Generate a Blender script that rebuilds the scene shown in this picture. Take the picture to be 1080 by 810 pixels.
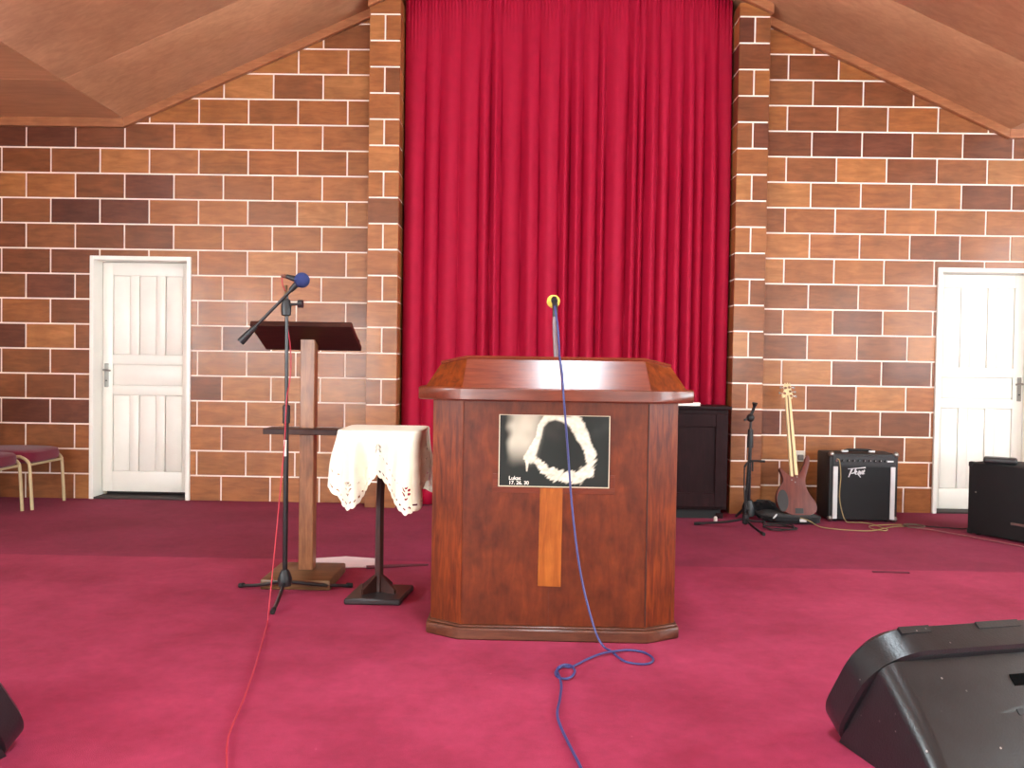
import bpy, bmesh, math, random
from mathutils import Vector, Matrix
random.seed(11)
PI = math.pi
scene = bpy.context.scene
for o in list(bpy.data.objects): bpy.data.objects.remove(o)
COL = scene.collection

# ------------------------------------------------------------------ camera
PITCH, YAW, ROLL, CAMH, FPX = math.radians(-1.30), math.radians(-0.611), math.radians(0.886), 1.170, 885.0
fw = Vector((math.sin(YAW)*math.cos(PITCH), math.cos(YAW)*math.cos(PITCH), math.sin(PITCH)))
rt = Vector((math.cos(YAW), -math.sin(YAW), 0)); up = rt.cross(fw)
r2 = rt*math.cos(ROLL) + up*math.sin(ROLL); u2 = -rt*math.sin(ROLL) + up*math.cos(ROLL)
cam_d = bpy.data.cameras.new('camera'); cam = bpy.data.objects.new('camera', cam_d); COL.objects.link(cam)
cam_d.sensor_width = 36; cam_d.lens = FPX/1080*36; cam_d.clip_start = 0.05
cam.matrix_world = Matrix(((r2.x, u2.x, -fw.x, 0), (r2.y, u2.y, -fw.y, 0), (r2.z, u2.z, -fw.z, CAMH), (0, 0, 0, 1)))
scene.camera = cam

# ------------------------------------------------------------------ light and exposure
world = bpy.data.worlds.new('sky'); scene.world = world; world.use_nodes = True
world.node_tree.nodes['Background'].inputs[0].default_value = (0.75, 0.87, 1.0, 1)
world.node_tree.nodes['Background'].inputs[1].default_value = 1.0
scene.view_settings.view_transform = 'Standard'
scene.view_settings.look = 'None'
scene.view_settings.gamma = 1.0
scene.view_settings.use_curve_mapping = False
scene.view_settings.exposure = 0.62
WIN_SIDE_L, WIN_SIDE_R, WIN_REAR, LAMP = 26.0, 15.0, 20.0, 40.0    # daylight in the windows, ceiling lamp

# ------------------------------------------------------------------ helpers
def S(r, g, b):
    f = lambda c: (c/255/12.92) if c/255 <= 0.04045 else ((c/255+0.055)/1.055)**2.4
    return (f(r), f(g), f(b), 1)

class MB:
    def __init__(s): s.bm = bmesh.new()
    def box(s, c, d, rot=None, bev=0.0, seg=1):
        t = bmesh.new(); bmesh.ops.create_cube(t, size=1)
        bmesh.ops.scale(t, vec=Vector(d), verts=t.verts)
        if bev > 0: bmesh.ops.bevel(t, geom=list(t.edges), offset=bev, segments=seg, affect='EDGES', profile=0.5)
        m = Matrix.Translation(Vector(c)) @ (rot.to_4x4() if rot else Matrix.Identity(4))
        bmesh.ops.transform(t, matrix=m, verts=t.verts); s.merge(t); return s
    def merge(s, t):
        me = bpy.data.meshes.new('t'); t.to_mesh(me); t.free(); s.bm.from_mesh(me); bpy.data.meshes.remove(me)
    def ring(s, pts): return [s.bm.verts.new(p) for p in pts]
    def loft(s, rings, cap0=True, cap1=True, closed=False):
        R = [s.ring(r) for r in rings]; n = len(R[0])
        pairs = list(zip(R, R[1:])) + ([(R[-1], R[0])] if closed else [])
        for a, b in pairs:
            for i in range(n):
                s.bm.faces.new((a[i], a[(i+1) % n], b[(i+1) % n], b[i]))
        if cap0 and not closed: s.bm.faces.new(R[0][::-1])
        if cap1 and not closed: s.bm.faces.new(R[-1])
        return s
    def tube(s, pts, r, seg=8, smooth=0, closed=False):
        P = [Vector(p) for p in pts]
        if smooth: P, r = spline(P, smooth, r, closed)
        rr = r if isinstance(r, (list, tuple)) else [r]*len(P)
        n = len(P); rings = []; nrm = None
        for i in range(n):
            if closed: t = (P[(i+1) % n]-P[i-1])
            else: t = (P[min(i+1, n-1)]-P[max(i-1, 0)])
            t = t.normalized() if t.length > 1e-9 else Vector((0, 0, 1))
            if nrm is None:
                nrm = t.orthogonal().normalized()
            else:
                nrm = (nrm - t*nrm.dot(t)); nrm = nrm.normalized() if nrm.length > 1e-6 else t.orthogonal().normalized()
            b = t.cross(nrm)
            rings.append([P[i] + (nrm*math.cos(2*PI*k/seg) + b*math.sin(2*PI*k/seg))*rr[i] for k in range(seg)])
        s.loft(rings, closed=closed); return s
    def cyl(s, a, b, r0, r1=None, seg=12): return s.tube([a, b], [r0, r0 if r1 is None else r1], seg)
    def lathe(s, prof, c=(0, 0, 0), seg=20, rot=None):
        rings = []
        for r, z in prof:
            ring = [Vector((max(r, 1e-4)*math.cos(2*PI*k/seg), max(r, 1e-4)*math.sin(2*PI*k/seg), z)) for k in range(seg)]
            if rot: ring = [rot @ v for v in ring]
            rings.append([v+Vector(c) for v in ring])
        s.loft(rings); return s
    def prism(s, poly, y0, y1, bev=0.0, axis='y', seg=1):
        t = bmesh.new()
        f = {'y': lambda p, h: (p[0], h, p[1]), 'z': lambda p, h: (p[0], p[1], h), 'x': lambda p, h: (h, p[0], p[1])}[axis]
        vs = [t.verts.new(f(p, y0)) for p in poly]; fa = t.faces.new(vs)
        r = bmesh.ops.extrude_face_region(t, geom=[fa])
        d = Vector(f((0, 0), y1-y0))
        bmesh.ops.translate(t, vec=d, verts=[v for v in r['geom'] if isinstance(v, bmesh.types.BMVert)])
        bmesh.ops.recalc_face_normals(t, faces=t.faces)
        if bev > 0: bmesh.ops.bevel(t, geom=list(t.edges), offset=bev, segments=seg, affect='EDGES', profile=0.5, clamp_overlap=True)
        s.merge(t); return s
    def build(s, name, mat, parent=None, ang=35, recalc=True):
        if recalc: bmesh.ops.recalc_face_normals(s.bm, faces=s.bm.faces)
        me = bpy.data.meshes.new(name); s.bm.to_mesh(me); s.bm.free()
        me.polygons.foreach_set('use_smooth', [True]*len(me.polygons))
        me.set_sharp_from_angle(angle=math.radians(ang))
        me.materials.append(mat)
        return link(name, me, parent)

def link(name, me, parent=None):
    o = bpy.data.objects.new(name, me); COL.objects.link(o); o.parent = parent; return o
def spline(P, k, r, closed):
    n = len(P); out = []; ro = []
    rr = r if isinstance(r, (list, tuple)) else [r]*n
    for i in range(n if closed else n-1):
        a, b, c, d = (P[(i-1) % n] if closed or i > 0 else P[0]), P[i], P[(i+1) % n], (P[(i+2) % n] if closed or i+2 < n else P[-1])
        for j in range(k):
            t = j/k
            out.append(0.5*((2*b)+(c-a)*t+(2*a-5*b+4*c-d)*t*t+(3*b-a-3*c+d)*t**3))
            ro.append(rr[i]*(1-t)+rr[(i+1) % n]*t)
    if not closed: out.append(P[-1]); ro.append(rr[-1])
    return out, ro
def tag(o, label, cat, group=None):
    o['label'] = label; o['category'] = cat
    if group: o['group'] = group
    return o
def thing(name, label, cat, loc=(0, 0, 0), rz=0.0, group=None):
    o = bpy.data.objects.new(name, None); COL.objects.link(o); o.location = loc; o.rotation_euler = (0, 0, rz); o.empty_display_size = 0.05
    return tag(o, label, cat, group)
def struct(name, loc=(0, 0, 0)):
    o = bpy.data.objects.new(name, None); COL.objects.link(o); o.location = loc; o['kind'] = 'structure'; o.empty_display_size = 0.05; return o
def rotm(ax, a): return Matrix.Rotation(a, 3, ax)
def copy_tree(o, parent=None):
    c = o.copy(); COL.objects.link(c); c.parent = parent
    for ch in list(o.children): copy_tree(ch, c)
    return c

# ------------------------------------------------------------------ materials
def newmat(name):
    m = bpy.data.materials.new(name); m.use_nodes = True
    return m, m.node_tree.nodes, m.node_tree.links, m.node_tree.nodes['Principled BSDF']
def plain(name, col, rough=0.5, metal=0.0, bump=0.0, bscale=200, var=0.08, vscale=6.0, coat=0.0, spec=0.5):
    m, N, L, b = newmat(name)
    tc = N.new('ShaderNodeTexCoord'); no = N.new('ShaderNodeTexNoise'); no.inputs['Scale'].default_value = vscale; no.inputs['Detail'].default_value = 5
    L.new(tc.outputs['Object'], no.inputs['Vector'])
    rp = N.new('ShaderNodeValToRGB'); L.new(no.outputs['Fac'], rp.inputs[0])
    rp.color_ramp.elements[0].position = 0.3; rp.color_ramp.elements[1].position = 0.7
    rp.color_ramp.elements[0].color = tuple(c*(1-var) for c in col[:3])+(1,); rp.color_ramp.elements[1].color = tuple(min(1, c*(1+var)) for c in col[:3])+(1,)
    L.new(rp.outputs[0], b.inputs['Base Color'])
    b.inputs['Roughness'].default_value = rough; b.inputs['Metallic'].default_value = metal; b.inputs['Coat Weight'].default_value = coat
    b.inputs['Specular IOR Level'].default_value = spec
    if bump > 0:
        n2 = N.new('ShaderNodeTexNoise'); n2.inputs['Scale'].default_value = bscale; n2.inputs['Detail'].default_value = 3; L.new(tc.outputs['Object'], n2.inputs['Vector'])
        bp = N.new('ShaderNodeBump'); bp.inputs['Strength'].default_value = bump; bp.inputs['Distance'].default_value = 0.004
        L.new(n2.outputs['Fac'], bp.inputs['Height']); L.new(bp.outputs[0], b.inputs['Normal'])
    return m
def wood(name, dark, light, axis='z', gs=5.0, stretch=10.0, rough=0.3, coat=0.3, mottle=0.35, mscale=9.0, objcol=False, bump=0.06, spec=0.35):
    m, N, L, b = newmat(name)
    tc = N.new('ShaderNodeTexCoord'); mp = N.new('ShaderNodeMapping')
    sc = [stretch]*3; sc['xyz'.index(axis)] = 1.0; mp.inputs['Scale'].default_value = sc
    oi = N.new('ShaderNodeObjectInfo')
    mul = N.new('ShaderNodeMath'); mul.operation = 'MULTIPLY'; mul.inputs[1].default_value = 37.0; L.new(oi.outputs['Random'], mul.inputs[0])
    add = N.new('ShaderNodeVectorMath'); add.operation = 'ADD'; L.new(tc.outputs['Object'], add.inputs[0])
    cx = N.new('ShaderNodeCombineXYZ')
    for i in range(3): L.new(mul.outputs[0], cx.inputs[i])
    L.new(cx.outputs[0], add.inputs[1]); L.new(add.outputs[0], mp.inputs['Vector'])
    g = N.new('ShaderNodeTexNoise'); g.inputs['Scale'].default_value = gs; g.inputs['Detail'].default_value = 7; g.inputs['Roughness'].default_value = 0.6; g.inputs['Distortion'].default_value = 0.6
    L.new(mp.outputs[0], g.inputs['Vector'])
    rp = N.new('ShaderNodeValToRGB'); rp.color_ramp.elements[0].position = 0.32; rp.color_ramp.elements[1].position = 0.68
    rp.color_ramp.elements[0].color = dark; rp.color_ramp.elements[1].color = light; L.new(g.outputs['Fac'], rp.inputs[0])
    mo = N.new('ShaderNodeTexNoise'); mo.inputs['Scale'].default_value = mscale; mo.inputs['Detail'].default_value = 4; L.new(add.outputs[0], mo.inputs['Vector'])
    mr = N.new('ShaderNodeMapRange'); mr.inputs['From Min'].default_value = 0.3; mr.inputs['From Max'].default_value = 0.7
    mr.inputs['To Min'].default_value = 1-mottle; mr.inputs['To Max'].default_value = 1+mottle*0.5; L.new(mo.outputs['Fac'], mr.inputs['Value'])
    mx = N.new('ShaderNodeMix'); mx.data_type = 'RGBA'; mx.blend_type = 'MULTIPLY'; mx.inputs['Factor'].default_value = 1.0
    L.new(rp.outputs[0], mx.inputs['A']); L.new(mr.outputs[0], mx.inputs['B'])
    out = mx.outputs['Result']
    if objcol:
        m2 = N.new('ShaderNodeMix'); m2.data_type = 'RGBA'; m2.blend_type = 'MULTIPLY'; m2.inputs['Factor'].default_value = 1.0
        L.new(out, m2.inputs['A']); L.new(oi.outputs['Color'], m2.inputs['B']); out = m2.outputs['Result']
    L.new(out, b.inputs['Base Color'])
    b.inputs['Roughness'].default_value = rough; b.inputs['Coat Weight'].default_value = coat; b.inputs['Coat Roughness'].default_value = 0.12
    b.inputs['Specular IOR Level'].default_value = spec
    bp = N.new('ShaderNodeBump'); bp.inputs['Strength'].default_value = bump; bp.inputs['Distance'].default_value = 0.003
    L.new(g.outputs['Fac'], bp.inputs['Height']); L.new(bp.outputs[0], b.inputs['Normal'])
    return m
def emit(name, col, st):
    m, N, L, b = newmat(name)
    b.inputs['Base Color'].default_value = (0.02, 0.02, 0.02, 1); b.inputs['Emission Color'].default_value = col; b.inputs['Emission Strength'].default_value = st
    return m
def carpet(name, col, worn, fib):
    m, N, L, b = newmat(name)
    tc = N.new('ShaderNodeTexCoord')
    a = N.new('ShaderNodeTexNoise'); a.inputs['Scale'].default_value = 1.3; a.inputs['Detail'].default_value = 8; a.inputs['Roughness'].default_value = 0.6; L.new(tc.outputs['Object'], a.inputs['Vector'])
    rp = N.new('ShaderNodeValToRGB'); rp.color_ramp.elements[0].position = 0.3; rp.color_ramp.elements[1].position = 0.75
    rp.color_ramp.elements[0].color = col; rp.color_ramp.elements[1].color = worn; L.new(a.outputs['Fac'], rp.inputs[0])
    n = N.new('ShaderNodeTexNoise'); n.inputs['Scale'].default_value = 420; n.inputs['Detail'].default_value = 2; L.new(tc.outputs['Object'], n.inputs['Vector'])
    mr = N.new('ShaderNodeMapRange'); mr.inputs['From Min'].default_value = 0.3; mr.inputs['From Max'].default_value = 0.7; mr.inputs['To Min'].default_value = 0.8; mr.inputs['To Max'].default_value = 1.15; L.new(n.outputs['Fac'], mr.inputs['Value'])
    mx = N.new('ShaderNodeMix'); mx.data_type = 'RGBA'; mx.blend_type = 'MULTIPLY'; mx.inputs['Factor'].default_value = 1.0
    L.new(rp.outputs[0], mx.inputs['A']); L.new(mr.outputs[0], mx.inputs['B'])
    md = N.new('ShaderNodeTexNoise'); md.inputs['Scale'].default_value = 16; md.inputs['Detail'].default_value = 10; md.inputs['Roughness'].default_value = 0.75; L.new(tc.outputs['Object'], md.inputs['Vector'])
    mm = N.new('ShaderNodeMapRange'); mm.inputs['From Min'].default_value = 0.3; mm.inputs['From Max'].default_value = 0.7; mm.inputs['To Min'].default_value = 0.84; mm.inputs['To Max'].default_value = 1.14; L.new(md.outputs['Fac'], mm.inputs['Value'])
    mq = N.new('ShaderNodeMix'); mq.data_type = 'RGBA'; mq.blend_type = 'MULTIPLY'; mq.inputs['Factor'].default_value = 1.0
    L.new(mx.outputs['Result'], mq.inputs['A']); L.new(mm.outputs[0], mq.inputs['B']); mx = mq
    # stray lint
    v = N.new('ShaderNodeTexVoronoi'); v.inputs['Scale'].default_value = 9.0; L.new(tc.outputs['Object'], v.inputs['Vector'])
    lt = N.new('ShaderNodeMath'); lt.operation = 'LESS_THAN'; lt.inputs[1].default_value = 0.02; L.new(v.outputs['Distance'], lt.inputs[0])
    m2 = N.new('ShaderNodeMix'); m2.data_type = 'RGBA'; L.new(lt.outputs[0], m2.inputs['Factor']); L.new(mx.outputs['Result'], m2.inputs['A']); m2.inputs['B'].default_value = fib
    L.new(m2.outputs['Result'], b.inputs['Base Color'])
    b.inputs['Roughness'].default_value = 0.9; b.inputs['Specular IOR Level'].default_value = 0.2
    b.inputs['Sheen Weight'].default_value = 0.05; b.inputs['Sheen Tint'].default_value = (1, 0.6, 0.7, 1); b.inputs['Sheen Roughness'].default_value = 0.5
    bp = N.new('ShaderNodeBump'); bp.inputs['Strength'].default_value = 0.5; bp.inputs['Distance'].default_value = 0.004
    L.new(n.outputs['Fac'], bp.inputs['Height']); L.new(bp.outputs[0], b.inputs['Normal'])
    return m

M = {}
M['block'] = wood('veneer_block', (0.70, 0.66, 0.62, 1), (1.07, 1.07, 1.08, 1), 'x', gs=5, stretch=5, rough=0.38, coat=0.14, mottle=0.2, mscale=5, objcol=True, bump=0.02)
M['mortar'] = plain('pale_joint', S(250, 228, 214), 0.6, bump=0.1)
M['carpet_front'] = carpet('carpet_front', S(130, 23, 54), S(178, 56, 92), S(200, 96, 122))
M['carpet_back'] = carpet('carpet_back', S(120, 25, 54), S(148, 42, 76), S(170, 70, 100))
M['ply'] = wood('ceiling_ply', S(192, 146, 108), S(210, 164, 124), 'x', gs=3, stretch=8, rough=0.4, coat=0.15, mottle=0.18, mscale=2.2, bump=0.02)
M['trim'] = wood('trim_wood', S(150, 94, 62), S(176, 116, 78), 'x', gs=5, stretch=10, rough=0.35, coat=0.2, mottle=0.15, bump=0.03)
M['white_paint'] = plain('white_gloss_paint', S(240, 238, 228), 0.35, bump=0.05, bscale=30, var=0.02)
M['cream_paint'] = plain('cream_paint', S(228, 218, 192), 0.4, var=0.04)
M['dim_wall'] = plain('plaster_wall', S(205, 185, 165), 0.8, bump=0.1)
M['outdoor'] = None
M['dark_gap'] = plain('threshold_dark', S(60, 50, 48), 0.8)
M['metal'] = plain('brushed_metal', S(150, 148, 142), 0.35, 0.9)
M['chrome'] = plain('chrome', S(205, 205, 205), 0.18, 1.0)
M['silver'] = plain('silver_plastic', S(205, 205, 205), 0.4, 0.3)
M['black'] = plain('black_plastic', S(26, 26, 28), 0.45, bump=0.05)
M['black_metal'] = plain('black_enamel', S(24, 24, 26), 0.32, 0.0)
M['tolex'] = plain('black_vinyl', S(24, 25, 27), 0.55, bump=0.5, bscale=500)
M['grille'] = plain('grille_cloth', S(22, 22, 24), 0.85, bump=0.6, bscale=900)
M['rubber'] = plain('black_rubber', S(18, 18, 18), 0.7)

def fabric_mat(name, col, sheen=0.3, rough=0.8, bs=700):
    m = plain(name, col, rough, bump=0.3, bscale=bs, var=0.06, vscale=14)
    b = m.node_tree.nodes['Principled BSDF']; b.inputs['Sheen Weight'].default_value = sheen; b.inputs['Specular IOR Level'].default_value = 0.25
    return m
M['curtain'] = fabric_mat('crimson_curtain', S(164, 5, 47), 0.0, 0.7)
M['burgundy'] = fabric_mat('burgundy_upholstery', S(112, 24, 48), 0.2)
M['cloth'] = fabric_mat('ivory_cloth', S(238, 230, 208), 0.1)

# ------------------------------------------------------------------ room shell
W = 6.945                       # face of the blockwork wall
XL, XR, YR = -5.30, 5.96, -6.2  # side walls, wall behind the camera
PXL0, PXL1, PXR0, PXR1, PY = -1.250, -1.003, 1.692, 1.940, W-0.20
FL, FR, RX = -3.30, 3.94, 0.32
ZE, SL = 3.148, 0.452
def zc(x):
    if x <= FL or x >= FR: return ZE
    return ZE + SL*(x-FL) if x < RX else ZE + SL*(FR-x)
ZR = zc(RX)

fl = struct('floor')
SEAM = 4.93
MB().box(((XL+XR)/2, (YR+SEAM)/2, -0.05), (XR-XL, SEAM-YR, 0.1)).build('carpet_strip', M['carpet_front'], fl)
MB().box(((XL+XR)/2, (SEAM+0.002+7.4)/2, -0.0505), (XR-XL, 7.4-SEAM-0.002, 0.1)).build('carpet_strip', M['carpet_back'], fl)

# --- doors positions (outer frame)
D1 = (-3.585, -2.745, 2.022); D2 = (3.405, 4.245, 2.022)
def clip_poly(poly, f):
    out = []
    for i in range(len(poly)):
        p, q = poly[i], poly[(i+1) % len(poly)]; a, b = f(p), f(q)
        if a >= 0: out.append(p)
        if (a >= 0) != (b >= 0):
            t = a/(a-b); out.append((p[0]+(q[0]-p[0])*t, p[1]+(q[1]-p[1])*t))
    return out
def area(p): return abs(sum(p[i][0]*p[(i+1) % len(p)][1]-p[(i+1) % len(p)][0]*p[i][1] for i in range(len(p))))/2
PAL_O = [(174, 112, 62), (164, 102, 54), (178, 118, 68), (156, 94, 50), (168, 105, 58), (160, 98, 54)]
PAL_B = [(140, 84, 48), (132, 77, 43), (148, 91, 52), (127, 73, 42), (142, 86, 49), (123, 70, 42)]
PAL_D = [(106, 57, 38), (99, 52, 36), (112, 61, 40)]
def block_col(x, z):
    h = random.random()
    if x < -3.0: w = (0.10, 0.78, 0.12)
    elif x < -1.0: w = (0.86, 0.14, 0.0)
    elif x < 2.0: w = (0.36, 0.61, 0.03)
    else: w = (0.56, 0.43, 0.01)
    if z > 2.9 and x > 0: w = (0.12, 0.74, 0.14)
    pal = PAL_O if h < w[0] else PAL_B if h < w[0]+w[1] else PAL_D
    c = S(*random.choice(pal)); j = random.uniform(0.93, 1.08)
    return (c[0]*j, c[1]*j, c[2]*j, 1)
SHARED = {}
def add_block(parent, poly, y0, y1, axis='y', const=0.0):
    """block with its origin in its middle; poly in (x,z) or (y,z)"""
    cx = sum(p[0] for p in poly)/len(poly); cz = sum(p[1] for p in poly)/len(poly)
    loc = [(p[0]-cx, p[1]-cz) for p in poly]
    key = (axis, round(y1-y0, 4), tuple((round(a, 3), round(b, 3)) for a, b in loc))
    if key in SHARED: me = SHARED[key]; o = link('block', me, parent)
    else:
        mb = MB(); mb.prism(loc, 0, y1-y0, bev=0.0025, axis=axis); o = mb.build('block', M['block'], parent); SHARED[key] = o.data
    o.location = (cx, y0, cz) if axis == 'y' else (y0, cx, cz)
    o.color = block_col(o.location.x, o.location.z)
    return o
A, B, J = 0.410, 0.208, 0.0065
def blockwork(parent, x0, x1, phase_even, phase_odd, doors):
    n = 0
    for c in range(1, 24):
        z0, z1 = (c-1)*B, c*B
        ph = phase_even if c % 2 == 0 else phase_odd
        k0 = math.floor((x0-ph)/A); 
        k = k0
        while ph+k*A < x1:
            a, b = max(ph+k*A, x0), min(ph+(k+1)*A, x1); k += 1
            if b-a < 0.02: continue
            ja = J if a > x0+1e-6 else 0.0; jb = J if b < x1-1e-6 else 0.0
            p, q, u, v = a+ja, b-jb, z0+(J if c > 1 else 0), z1-J
            poly = [(p, u), (q, u), (q, v), (p, v)]
            for d in doors:
                if q <= d[0] or p >= d[1] or u >= d[2]: continue
                if v <= d[2]+0.012:
                    if p < d[0]: poly = [(p, u), (d[0], u), (d[0], v), (p, v)]
                    elif q > d[1]: poly = [(d[1], u), (q, u), (q, v), (d[1], v)]
                    else: poly = []
                elif p < d[0]: poly = [(p, u), (d[0], u), (d[0], d[2]), (q, d[2]), (q, v), (p, v)]
                elif q > d[1]: poly = [(p, d[2]), (d[1], d[2]), (d[1], u), (q, u), (q, v), (p, v)]
                else: poly = [(p, d[2]), (q, d[2]), (q, v), (p, v)]
            if len(poly) < 3: continue
            if v > ZE:
                if q > FL and p < FR:
                    poly = clip_poly(poly, lambda t: max(ZE, ZE+SL*(t[0]-FL))+0.02-t[1])
                    if len(poly) > 2: poly = clip_poly(poly, lambda t: max(ZE, ZE+SL*(FR-t[0]))+0.02-t[1])
                else: poly = clip_poly(poly, lambda t: ZE+0.02-t[1])
            if len(poly) < 3 or area(poly) < 0.0006: continue
            add_block(parent, poly, W, W+0.014)
def backing(name, x0, x1, d):
    o = struct(name); y = W+0.006
    def seg(a, b, z0, poly=None):
        pts = [(a, z0), (b, z0)] + [(b, zc(b)+0.03)] + [(x, zc(x)+0.03) for x in (FR, FL) if a < x < b] + [(a, zc(a)+0.03)]
        MB().prism(pts, y, y+0.2).build('joint_bed', M['mortar'], o)
    seg(x0, d[0]+0.01, 0); seg(d[1]-0.01, x1, 0); seg(d[0]+0.01, d[1]-0.01, d[2]-0.01)
    return o
wl = backing('wall_back_left', XL, PXL0+0.01, D1)
blockwork(wl, XL, PXL0+0.005, -4.332, -4.332+A/2, [D1])
wr = backing('wall_back_right', PXR1-0.01, XR, D2)
blockwork(wr, PXR1-0.005, XR, 2.354+A/2, 2.354, [D2])
# recess behind the curtain
wa = struct('wall_alcove')
MB().prism([(PXL1-0.1, 0), (PXR0+0.1, 0), (PXR0+0.1, zc(PXR0)+0.05), (RX, ZR+0.05), (PXL1-0.1, zc(PXL1)+0.05)], 7.2, 7.3).build('plaster', M['dim_wall'], wa)

def pilaster(name, x0, x1, inner, zoff):
    o = struct(name); yb = 7.2
    ztop = min(zc(x0), zc(x1))+0.02
    MB().box(((x0+x1)/2, (PY+0.006+yb)/2, ztop/2), (x1-x0-0.012, yb-PY-0.006, ztop)).build('joint_bed', M['mortar'], o)
    for c in range(1, 24):
        u, v = (c-1)*B+(J if c > 1 else 0)+zoff*(c > 1), min(c*B-J+zoff, ztop)
        if v-u < 0.02: continue
        xs = [(x0, (x0+x1)/2-J), ((x0+x1)/2+J, x1)] if c % 2 else [(x0, x1)]
        for p, q in xs: add_block(o, [(p, u), (q, u), (q, v), (p, v)], PY, PY+0.014)
        # return faces: towards the curtain and towards the room side
        for xf, sgn in ((x0, 1), (x1, -1)):
            y1 = yb if xf == inner else W
            if c % 2 == 0:
                ys = [(PY+0.015, y1)]
            else:
                ys = [(PY+0.015, min(PY+0.2, y1)-0.002)] + ([(PY+0.2+J, y1)] if y1-PY > 0.25 else [])
            for p, q in ys: add_block(o, [(p, u), (q, u), (q, v), (p, v)], xf if sgn > 0 else xf-0.012, (xf+0.012) if sgn > 0 else xf, axis='x')
    return o
pilaster('pilaster_left', PXL0, PXL1, PXL1, 0.0)
pilaster('pilaster_right', PXR0, PXR1, PXR0, 0.012)

# ceiling: plywood sheets on two slopes and two flat margins
ce = struct('ceiling')
def sheet(p0, p1, y0, y1):
    (xa, za), (xb, zb) = p0, p1
    mb = MB(); mb.prism([(xa, za), (xb, zb), (xb, zb+0.012), (xa, za+0.012)], y0+0.0025, y1-0.0025, bev=0.0015); mb.build('ceiling_panel', M['ply'], ce)
def lerp(a, b, t): return (a[0]+(b[0]-a[0])*t, a[1]+(b[1]-a[1])*t)
yy = 7.2; ys = [7.2]
while ys[-1] > YR: ys.append(max(ys[-1]-1.22, YR))
g = 0.0012
for i in range(len(ys)-1):
    y1, y0 = ys[i], ys[i+1]
    if y1-y0 < 0.05: continue
    sheet((XL, ZE), (FL-g, ZE), y0, y1); sheet((FR+g, ZE), (XR, ZE), y0, y1)
    off = 0.5 if i % 2 else 0.62
    for a, b in (((FL, ZE), (RX, ZR)), ((FR, ZE), (RX, ZR))):
        sheet(lerp(a, b, 0.0005), lerp(a, b, off-0.0006), y0, y1); sheet(lerp(a, b, off+0.0006), lerp(a, b, 1.0), y0, y1)
# roof deck above the sheets keeps daylight out of the joints
MB().prism([(XL-0.2, ZE+0.013), (FL, ZE+0.013), (RX, ZR+0.013), (FR, ZE+0.013), (XR+0.2, ZE+0.013), (XR+0.2, ZE+0.2), (FR, ZE+0.2), (RX, ZR+0.25), (FL, ZE+0.2), (XL-0.2, ZE+0.2)], YR-0.2, 7.3).build('roof_deck', M['trim'], ce)

# timber trim between wall and ceiling
TH, TD = 0.072, 0.045
def trim(name, a, b, y):
    o = MB().prism([(a[0], a[1]-TH), (b[0], b[1]-TH), (b[0], b[1]+0.005), (a[0], a[1]+0.005)], y-TD, y, bev=0.004).build(name, M['trim']); o['kind'] = 'structure'
trim('trim_1', (XL, ZE), (FL, ZE), W); trim('trim_2', (FR, ZE), (XR, ZE), W)
trim('trim_3', (FL, ZE), (PXL0, zc(PXL0)), W); trim('trim_4', (PXR1, zc(PXR1)), (FR, ZE), W)
trim('trim_5', (PXL0-0.01, zc(PXL0-0.01)), (PXL1, zc(PXL1)), PY); trim('trim_6', (PXR0, zc(PXR0)), (PXR1+0.01, zc(PXR1+0.01)), PY)
trim('trim_7', (PXL1, zc(PXL1)), (RX, ZR), 7.2); trim('trim_8', (RX, ZR), (PXR0, zc(PXR0)), 7.2)

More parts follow.
